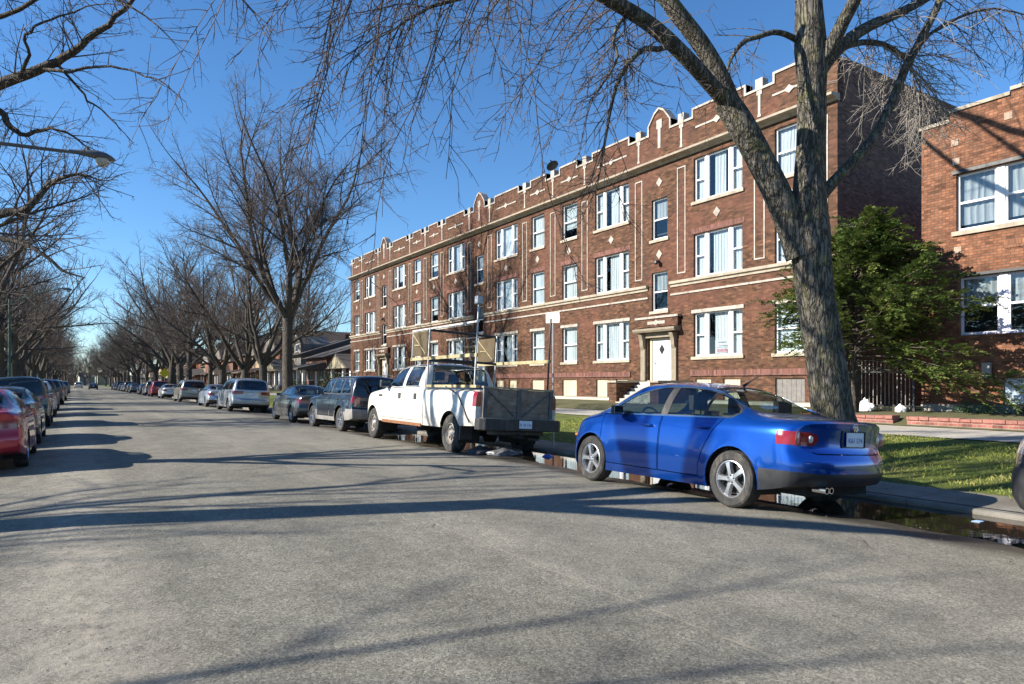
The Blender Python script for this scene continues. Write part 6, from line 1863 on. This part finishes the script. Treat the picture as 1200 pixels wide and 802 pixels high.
# ------------------------------------------------------------------ houses beyond the apartment building
M_BR2 = brick('dark_house_brick', (.16, .075, .05), (.11, .05, .038), (.16, .13, .11), soot=.3)
M_BR3 = brick('warm_house_brick', (.34, .14, .075), (.27, .10, .06), (.22, .17, .13), soot=.25)
M_BR4 = brick('tan_house_brick', (.36, .27, .17), (.30, .22, .14), (.25, .21, .17), soot=.25)
M_SIDING = plain('pale_siding', (.19, .175, .155), .7, var=.12)
M_SHING = plain('grey_shingle', (.085, .074, .064), .9, var=.3, scale=12, bump=.3)
M_BROWNS = plain('brown_shingle', (.085, .06, .045), .9, var=.3, scale=12, bump=.3)
def house(label, x, y0, y1, h, wall, roof_mat, roof='flat', side=1, porch=None, floors=2, dormer=False, name='brick_house', depth=14):
    """front faces the street (-X when side is +1)"""
    o = thing(name, label, 'house', (x, (y0+y1)/2, .2)); sg = side; yc = (y0+y1)/2
    def bx(m, a, b, c, d, e, f): m.box(sg*a, sg*b, c-yc, d-yc, e, f)
    w_ = y1-y0; m = MB(); bx(m, 0, depth, y0, y1, -.4, h); wl = m.build('wall', wall, o)
    if roof == 'flat':
        m = MB(); bx(m, -.08, depth+.08, y0-.08, y1+.08, h+.002, h+.16); m.build('coping', M_STONE, o)
    elif roof == 'gable':    # ridge runs back from the street
        m = MB(); m.prism([(-w_/2-.5, h-.1), (w_/2+.5, h-.1), (0, h+w_*.42)], 'x', sg*-.5, sg*(depth+.4)); m.build('roof', roof_mat, o)
        m = MB(); m.prism([(-w_/2+.3, h-.05), (w_/2-.3, h-.05), (0, h+w_*.36)], 'x', sg*-.53, sg*-.505); m.build('gable_front', M_SIDING, o)
    else:                    # hipped or side gable
        m = MB(); m.prism([(sg*-.6, h-.05), (sg*(depth+.6), h-.05), (sg*depth*.5, h+2.4)], 'y', y0-yc-.4, y1-yc+.4); rf = m.build('roof', roof_mat, o)
        m = MB(); bx(m, depth*.55, depth*.55+.7, yc+w_*.22, yc+w_*.22+.6, h+1.2, h+3.2); m.build('chimney', M_BR2, rf)
    if dormer:
        m = MB(); m.prism([(-1.5, h+.2), (1.5, h+.2), (1.5, h+1.5), (0, h+2.6), (-1.5, h+1.5)], 'x', sg*.6, sg*4.5); d = m.build('dormer', M_SIDING, o)
        m = MB(); m.bar((sg*.45, -1.75, h+1.38), (sg*.45, 0, h+2.66), .2, .12); m.bar((sg*.45, 1.75, h+1.38), (sg*.45, 0, h+2.66), .2, .12); m.build('dormer_trim', M_WHITE, d)
        m = MB(); m.box(sg*.54, sg*.59, -.8, .8, h+.5, h+1.5); m.build('window', M_WHITE, d); m = MB(); m.box(sg*.52, sg*.535, -.68, .68, h+.6, h+1.4); m.build('pane', M_DPANE, d)
    for fl in range(floors):
        z0 = 1.5 + 2.9*fl
        if z0 + 1.5 > h: break
        for k, yy in enumerate((-w_*.27, w_*.27)):
            ww = w_*.28
            m = MB(); m.box(sg*-.04, sg*-.002, yy-ww/2, yy+ww/2, z0, z0+1.5); f = m.build('window', M_WHITE, o)
            m = MB()
            for j in range(2): m.box(sg*-.055, sg*-.041, yy-ww/2+.08+j*ww*.48, yy-ww/2+ww*.46+j*ww*.48, z0+.1, z0+1.4)
            m.build('pane', M_DPANE, f)
        # windows on the flank that looks back down the street
        for xx in (depth*.25, depth*.6):
            m = MB(); m.box(sg*(xx-.5), sg*(xx+.5), y0-yc-.04, y0-yc-.002, z0, z0+1.4); f = m.build('window', M_WHITE, o)
            m = MB(); m.box(sg*(xx-.42), sg*(xx+.42), y0-yc-.055, y0-yc-.041, z0+.08, z0+1.32); m.build('pane', M_DPANE, f)
    if porch:
        m = MB(); bx(m, -2.6, -.002, y0+.3, y1-.3, -.3, .9); pc = m.build('porch', wall, o)
        m = MB()
        for yy in (-w_*.4, -w_*.1, w_*.4): m.box(sg*-2.5, sg*-2.2, yy-.18, yy+.18, .9, 2.7)
        m.build('porch_post', wall if porch == 'brick' else M_WHITE, pc)
        if porch == 'gabled':
            m = MB(); m.prism([(-w_*.46, 2.72), (w_*.46, 2.72), (0, 4.3)], 'x', sg*-3.0, sg*-.01); m.build('porch_roof', roof_mat, pc)
            m = MB(); m.prism([(-w_*.38, 2.75), (w_*.38, 2.75), (0, 4.05)], 'x', sg*-3.03, sg*-3.003); g = m.build('porch_gable', M_BOARDC, pc)
            m = MB()
            for i in range(-3, 4): m.box(sg*-3.05, sg*-3.032, i*w_*.09-.05, i*w_*.09+.05, 2.8, 4.0-abs(i)*.36)
            m.build('gable_slats', M_CREAM, g)
        else:
            m = MB(); m.prism([(sg*-3.2, 2.72), (sg*-3.2, 2.9), (0, 3.6), (0, 2.72)], 'y', -w_*.48, w_*.48); m.build('porch_roof', roof_mat, pc)
        m = MB()
        for i in range(5): m.box(sg*(-2.6-.3*(i+1)), sg*(-2.6-.3*i), -.9, .5, -.3, .9-.17*(i+1))
        m.build('step', M_WALK, pc)
        m = MB(); m.box(sg*-.05, sg*-.001, -.55, .35, .92, 2.6); m.build('door', M_WHITE, o)
M_BOARDC = plain('tan_gable', (.30, .26, .17), .8, var=.15)
M_DPANE = plain('dark_pane', (.10, .13, .16), .08, var=.4, scale=1.2, spec=.8)
house('dark brick two flat with flat roof right beyond the apartment building', 26, 66.5, 74, 6.6, M_BR2, M_SHING, 'flat', 1, 'gabled', 2)
house('brick bungalow with long shingled porch roof beyond the dark brick two flat', 24, 76.5, 84.5, 4.2, M_BR2, M_SHING, 'side', 1, 'shed', 1, name='bungalow')
house('house with pale siding and a white trimmed dormer behind the leaning tree', 24, 87, 94.5, 4.8, M_SIDING, M_SHING, 'side', 1, 'gabled', 1, True, name='dormer_house')
house('orange brick house with white window frames beyond the dormer house', 24, 97.5, 105, 5.8, M_BR3, M_BROWNS, 'gable', 1, 'brick', 2)
house('tan brick house with brown gable far along the right side', 24, 108, 115.5, 5.6, M_BR4, M_BROWNS, 'gable', 1, 'brick', 2)
house('red brown house with white porch posts far along the right side', 24, 119, 126.5, 5.8, M_BR3, M_SHING, 'side', 1, 'shed', 2)
house('last small brick house in sight along the right side', 24, 131, 139, 5.2, M_BR2, M_BROWNS, 'gable', 1, 'gabled', 2)
# the rows go on: copies of these houses down both sides and across the far end
SRC = [o for o in bpy.data.objects if o.type == 'EMPTY' and o.get('category') == 'house'][1:]
rng_h = random.Random(6)
def far_house(loc, rot, lab, grp):
    c = copy_tree(rng_h.choice(SRC)); c.location = loc; c.rotation_euler = (0, 0, rot)
    c.scale = (1, 1, rng_h.uniform(.92, 1.15)); tag(c, lab, 'house', grp)
for k in range(22): far_house((24 + rng_h.uniform(-.8, .8), 147 + 9.2*k, .2), 0, 'small house in the far right row, beyond all the nearer houses', 'far houses on the right')
for k in range(15): far_house((-15.5 + rng_h.uniform(-.8, .8), 205 + 9.4*k, .2), PI, 'small house in the far left row behind the trees', 'far houses on the left')
for k in range(12): far_house((-48 + 9*k, 478, .2), PI/2*3, 'small house closing the far end of the street', 'houses across the far end')
# shrubs before the bungalows
def shrub(label, loc, s, seed, col=(.03, .055, .02), n=2600, name='shrub', group=None):
    rng = random.Random(seed); V = []; F = []
    for i in range(n):
        d = Vector((rng.gauss(0, 1), rng.gauss(0, 1), rng.gauss(0, 1))).normalized(); rr = rng.random()**.35
        rr *= 1 + .35*mnoise.noise(d*2.2+Vector((seed, 0, 0)))
        p = Vector((d.x*s[0]*rr, d.y*s[1]*rr, max(.02, (d.z*.5+.5)*s[2]*(rr*.5+.5))))
        e = Vector((rng.gauss(0, 1), rng.gauss(0, 1), rng.gauss(.3, 1))).normalized(); q = e.cross(Vector((rng.gauss(0, 1), rng.gauss(0, 1), rng.gauss(0, 1)))).normalized()
        l = rng.uniform(.05, .12); k = len(V); V += [tuple(p-q*l*.4), tuple(p+e*l), tuple(p+q*l*.4)]; F.append((k, k+1, k+2))
    me = bpy.data.meshes.new(name); me.from_pydata(V, [], F)
    o = add_obj(name, me, plain('shrub_%d' % int(col[1]*1000), col, .6, var=.5, scale=3)); o.location = loc
    return tag(o, label, 'shrub', group)
shrub('round dark evergreen shrub beside the porch of the dark brick two flat', (21.5, 66.3, .3), (1.6, 1.6, 2.3), 3)
shrub('broad dark shrub in front of the brick bungalow', (20.5, 77, .3), (1.3, 1.6, 1.6), 5)
shrub('upright dark green shrub far along the right sidewalk beyond the leaning tree', (19, 88, .3), (1.2, 1.2, 2.4), 8)
shrub('yellow green low shrub on the right parkway beyond the grey sedan', (9.6, 34.2, .02), (.5, .9, 1.0), 12, (.20, .24, .03), 1500)
# ------------------------------------------------------------------ parking
TILT = math.atan(.06)
def park(o, xl, y_rear, half, right=True, yaw=0.):
    """left flank at xl, rear bumper at y_rear; cars lean with the camber of the gutter"""
    xc = xl + half
    if right: o.location = (xc, y_rear, road_z(xc)+.004); o.rotation_euler = (0, TILT if xc > 6.5 else 0, yaw)
    else: o.location = (xc, y_rear, road_z(xc)+.004); o.rotation_euler = (0, -math.atan(.05), yaw)
def repaint(name, src, old, new, label, xl, y, half, right=True, group=None, extra=None, sc=(1, 1, 1), yaw=0):
    sw = {old.name: new}
    if extra: sw.update(extra)
    o = copy_tree(src, None, sw); o.name = name; o.scale = sc; tag(o, label, 'car', group)
    park(o, xl, y, half, right, yaw); return o
B.scale = (1, .97, 1)
park(B, 6.2, 4.2, .905, yaw=R(-1.0))
T.scale = (.975, .958, 1)
park(T, 6.42, 11.48, 1.0, yaw=R(-.6))
park(J, 6.62, 18.95, .89, yaw=R(1))
park(S0, 6.55, 24.2, .88, yaw=R(-1))
park(V0, 6.5, 36.0, .97)
GR = 'cars parked along the right kerb'
def P_(n, c, m=.5, d=.2): return paint(n, c, m, .3, d)
for o in (B, T, J, S0, V0): o['group'] = GR
M_AMB = {M_RED.name: M_AMBER}
repaint('sedan', S0, PT_GREY, P_('pale_blue_paint', (.36, .42, .50)), 'pale silver blue sedan parked just beyond the silver minivan', 6.6, 43.8, .88, group=GR)
tanp = P_('tan_paint', (.34, .30, .24))
repaint('minivan', V0, PT_SILVER, tanp, 'tan van with dark rear window beyond the pale blue sedan', 6.6, 56.5, .97, group=GR)
repaint('sedan', S0, PT_GREY, P_('bright_white_paint', (.66, .66, .64), .1), 'white sedan parked between the tan van and the red sport utility', 6.75, 70.5, .88, group=GR)
repaint('sport_utility', J, PT_SLATE, P_('maroon_paint', (.36, .02, .03)), 'red sport utility parked beyond the white sedan', 6.6, 79.5, .89, group=GR, extra={M_GREYP.name: P_('maroon_paint', (.36, .02, .03))})
repaint('sport_utility', J, PT_SLATE, P_('bronze_paint', (.28, .24, .19)), 'bronze sport utility beyond the red one', 6.6, 87, .89, group=GR)
repaint('sedan', S0, PT_GREY, P_('navy_paint', (.03, .045, .08)), 'dark navy sedan last of the near right row, before the gap in the parking', 6.6, 95, .88, group=GR)
rng_c = random.Random(4)
FARC = [P_('far_blue_paint', (.05, .09, .17)), P_('far_grey_paint', (.18, .18, .18)), P_('far_black_paint', (.02, .02, .022)), P_('bright_white_paint', (0, 0, 0)), tanp]
for y in (112, 119, 127, 134, 142, 152, 160, 170):
    k = rng_c.randrange(3); src, old, half = ((S0, PT_GREY, .88), (J, PT_SLATE, .89), (V0, PT_SILVER, .97))[k]
    repaint(src.name.split('.')[0], src, old, rng_c.choice(FARC[:3]), 'small dark car in the far right row beyond the parking gap', 6.6, y, half, group='far cars along the right kerb')
# left kerb
GL = 'cars parked along the left kerb'
mar = P_('red_paint', (.42, .012, .03), .3, .1)
repaint('sedan', S0, PT_GREY, mar, 'red sedan with low round tail at the left edge', -2.42, 13.55, .88, False, GL, {M_BLACK.name: mar})
repaint('sedan', S0, PT_GREY, P_('midnight_paint', (.025, .032, .045)), 'dark blue grey sedan parked directly ahead of the red sedan', -2.42, 18.8, .88, False, GL)
grn = P_('bottle_green_paint', (.018, .035, .03))
repaint('sport_utility', J, PT_SLATE, grn, 'dark green tall wagon on the left towering behind the red sedan', -2.45, 26.6, .89, False, GL, {M_GREYP.name: grn}, (1, 1.05, 1.0))
repaint('sport_utility', J, PT_SLATE, P_('pearl_paint', (.56, .58, .60), .2), 'white hatchback on the left just past the dark green wagon', -2.45, 34.8, .89, False, GL, {M_GREYP.name: P_('pearl_paint', (0, 0, 0))}, (.97, .95, .94))
repaint('sport_utility', J, PT_SLATE, P_('coal_paint', (.03, .03, .032)), 'dark wagon on the left beyond the white hatchback', -2.5, 42.5, .89, False, GL)
repaint('minivan', V0, PT_SILVER, P_('teal_paint', (.05, .09, .10)), 'dark teal van on the left beyond the dark wagon', -2.55, 54, .97, False, GL)
repaint('sedan', S0, PT_GREY, P_('bright_white_paint', (0, 0, 0)), 'white sedan far along the left kerb', -2.5, 74, .88, False, GL)
for y in (66, 84, 93, 103, 113, 124, 136, 148):
    k = rng_c.randrange(3); src, old, half = ((S0, PT_GREY, .88), (J, PT_SLATE, .89), (V0, PT_SILVER, .97))[k]
    repaint(src.name.split('.')[0], src, old, rng_c.choice(FARC[:3]), 'small dark car in the far left row', -2.5, y, half, False, 'far cars along the left kerb')
o = repaint('minivan', V0, PT_SILVER, P_('bright_white_paint', (0, 0, 0)), 'white van driving far down the middle of the street', -.2, 215, .97, True); o.rotation_euler = (0, 0, 0)
o = repaint('sedan', S0, PT_GREY, P_('far_black_paint', (0, 0, 0)), 'black car driving far down the middle of the street', 2.4, 170, .88, True); o.rotation_euler = (0, 0, 0)
# nose of a black car at the right edge
o = repaint('sport_utility', J, PT_SLATE, P_('black_paint', (.012, .012, .014), .2, .12), 'black sport utility cut off by the right edge behind the blue sedan', 6.3, -1.82, .89, True, GR, {M_GREYP.name: M_BLACK}, (1, 1, 1.12))
o = repaint('sedan', S0, PT_GREY, P_('far_blue_paint', (0, 0, 0)), 'dark blue car glimpsed on the drive behind the left parked row', -9.0, 26, .88, False); o.location.z = .12; o.rotation_euler = (0, 0, 0)

# ------------------------------------------------------------------ street furniture
M_GREENP = plain('green_pole_paint', (.05, .10, .07), .6, var=.2, dirt=(.12, .13, .10))
M_LAMPG = plain('lamp_grey', (.10, .11, .12), .5, var=.15)
def street_lamp(label, loc, arm, h, polemat, rise=.15):
    o = thing('street_lamp', label, 'street lamp', loc)
    m = MB(); m.lathe([(.17, 0), (.17, .04), (.12, .08), (.10, .5), (.055, h)], 14); m.build('pole', polemat, o, smooth=True)
    m = MB(); n = 10; pts = []
    for i in range(n+1):
        t = i/n; pts.append((arm*t, 0, h-.35 + .35*math.sin(min(1, t*1.6)*PI/2) + rise*t))
    m.tube(pts, [.045-.015*i/n for i in range(n+1)], 10); m.tube([(0, 0, h-.9), (arm*.35, 0, pts[3][2]-.03)], .02, 6); m.build('arm', polemat, o, smooth=True)
    x, z = arm, pts[-1][2]
    m = MB(); prof = [(-.10, .03, .045), (.02, .045, .06), (.18, .085, .085), (.36, .125, .11), (.50, .125, .10), (.60, .09, .06), (.66, .03, .02)]
    vs = []; fs = []; k = 14
    for px_, w_, t_ in prof:
        for j in range(k):
            a = 2*PI*j/k; zz = math.sin(a); vs.append((x+px_, w_*math.cos(a), z + (t_*zz if zz > 0 else t_*.45*zz) - .10*max(0, px_-.3)))
    for i in range(len(prof)-1):
        for j in range(k): fs.append((i*k+j, i*k+(j+1) % k, (i+1)*k+(j+1) % k, (i+1)*k+j))
    fs.append(tuple(range(k))); fs.append(tuple((len(prof)-1)*k+j for j in range(k)))
    m.add(vs, fs); hd = m.build('lamp_head', M_LAMPG, o, smooth=True)
    m = MB(); m.lathe([(.115, -.02), (.11, -.09), (.085, -.15), (.05, -.165), (.001, -.168)], 18, Matrix.Translation((x+.44, 0, z-.03))); m.build('lens', plain('lamp_lens', (.42, .40, .34), .25, var=.1), hd, smooth=True)
    m = MB(); m.lathe([(.035, 0), (.035, .06), (.02, .07)], 10, Matrix.Translation((x+.2, 0, z+.075))); m.build('photocell', M_LAMPG, hd)
    return o
street_lamp('grey cobra head street lamp reaching in over the road at upper left', (-3.3, 15.3, 0), 3.3, 5.65, M_LAMPG, .12)
street_lamp('tall green pole lamp standing among the far left trees', (-3.4, 52, 0), 2.6, 6.6, M_GREENP, .8)
o = thing('utility_pole', 'thick green pole standing close beside the far left lamp', 'pole', (-3.9, 49.5, 0)); m = MB(); m.lathe([(.16, 0), (.14, 1), (.11, 5.5), (.001, 5.55)], 12); m.build('pole', M_GREENP, o, smooth=True)
m = MB(); m.box(-.2, .2, -.24, -.12, 1.3, 2.0); m.build('control_box', M_GREENP, o, bevel=.02)
# small white sign on a thin post behind the pickup
o = thing('street_sign', 'small white street sign on a thin post above the pickup tailgate', 'sign', (8.95, 12.28, .01)); m = MB(); m.tube([(0, 0, 0), (0, 0, 2.98)], .022, 8); m.build('post', M_GALV, o)
o.rotation_euler.z = R(-62)
m = MB(); m.box(-.17, .17, -.035, -.024, 2.74, 2.97); m.build('sign_panel', plain('sign_ivory', (.66, .66, .60), .5, var=.08), o, bevel=.004)
# yellow sign far down the right
o = thing('warning_sign', 'bright yellow warning sign standing far down the right parkway', 'sign', (9.4, 95, .05)); m = MB(); m.tube([(0, 0, 0), (0, 0, 3.2)], .03, 8); m.build('post', M_GALV, o)
m = MB(); m.prism([(-.62, 2.6), (0, 1.98), (.62, 2.6), (0, 3.22)], 'y', -.05, -.035); m.build('sign_panel', plain('sign_yellow', (.75, .62, .02), .5, var=.06), o)
# rubbish under the pickup, by the kerb
bag('rubbish_bag', 'grey crumpled plastic under the rear of the white pickup', (7.35, 11.75, -.06), (.32, .2, .10), plain('grey_plastic', (.12, .12, .13), .4, var=.3, scale=9), 7)
bag('rubbish_bag', 'dark cloth bundle under the white pickup beside its rear wheel', (7.0, 12.1, -.05), (.3, .22, .1), plain('dark_cloth', (.06, .06, .07), .9, var=.4, scale=9), 9)
bag('blue_wrapper', 'small blue wrapper lying in the gutter behind the white pickup', (7.95, 11.1, -.09), (.12, .09, .05), plain('blue_wrap', (.05, .12, .4), .4), 11, 'litter')
m = MB(); m.box(8.02, 8.13, 3.40, 3.48, -.05, -.046)
tag(m.build('paper_scrap', plain('pale_blue_paper', (.35, .5, .7), .6), fix=False), 'pale blue paper scrap floating in the puddle', 'litter')
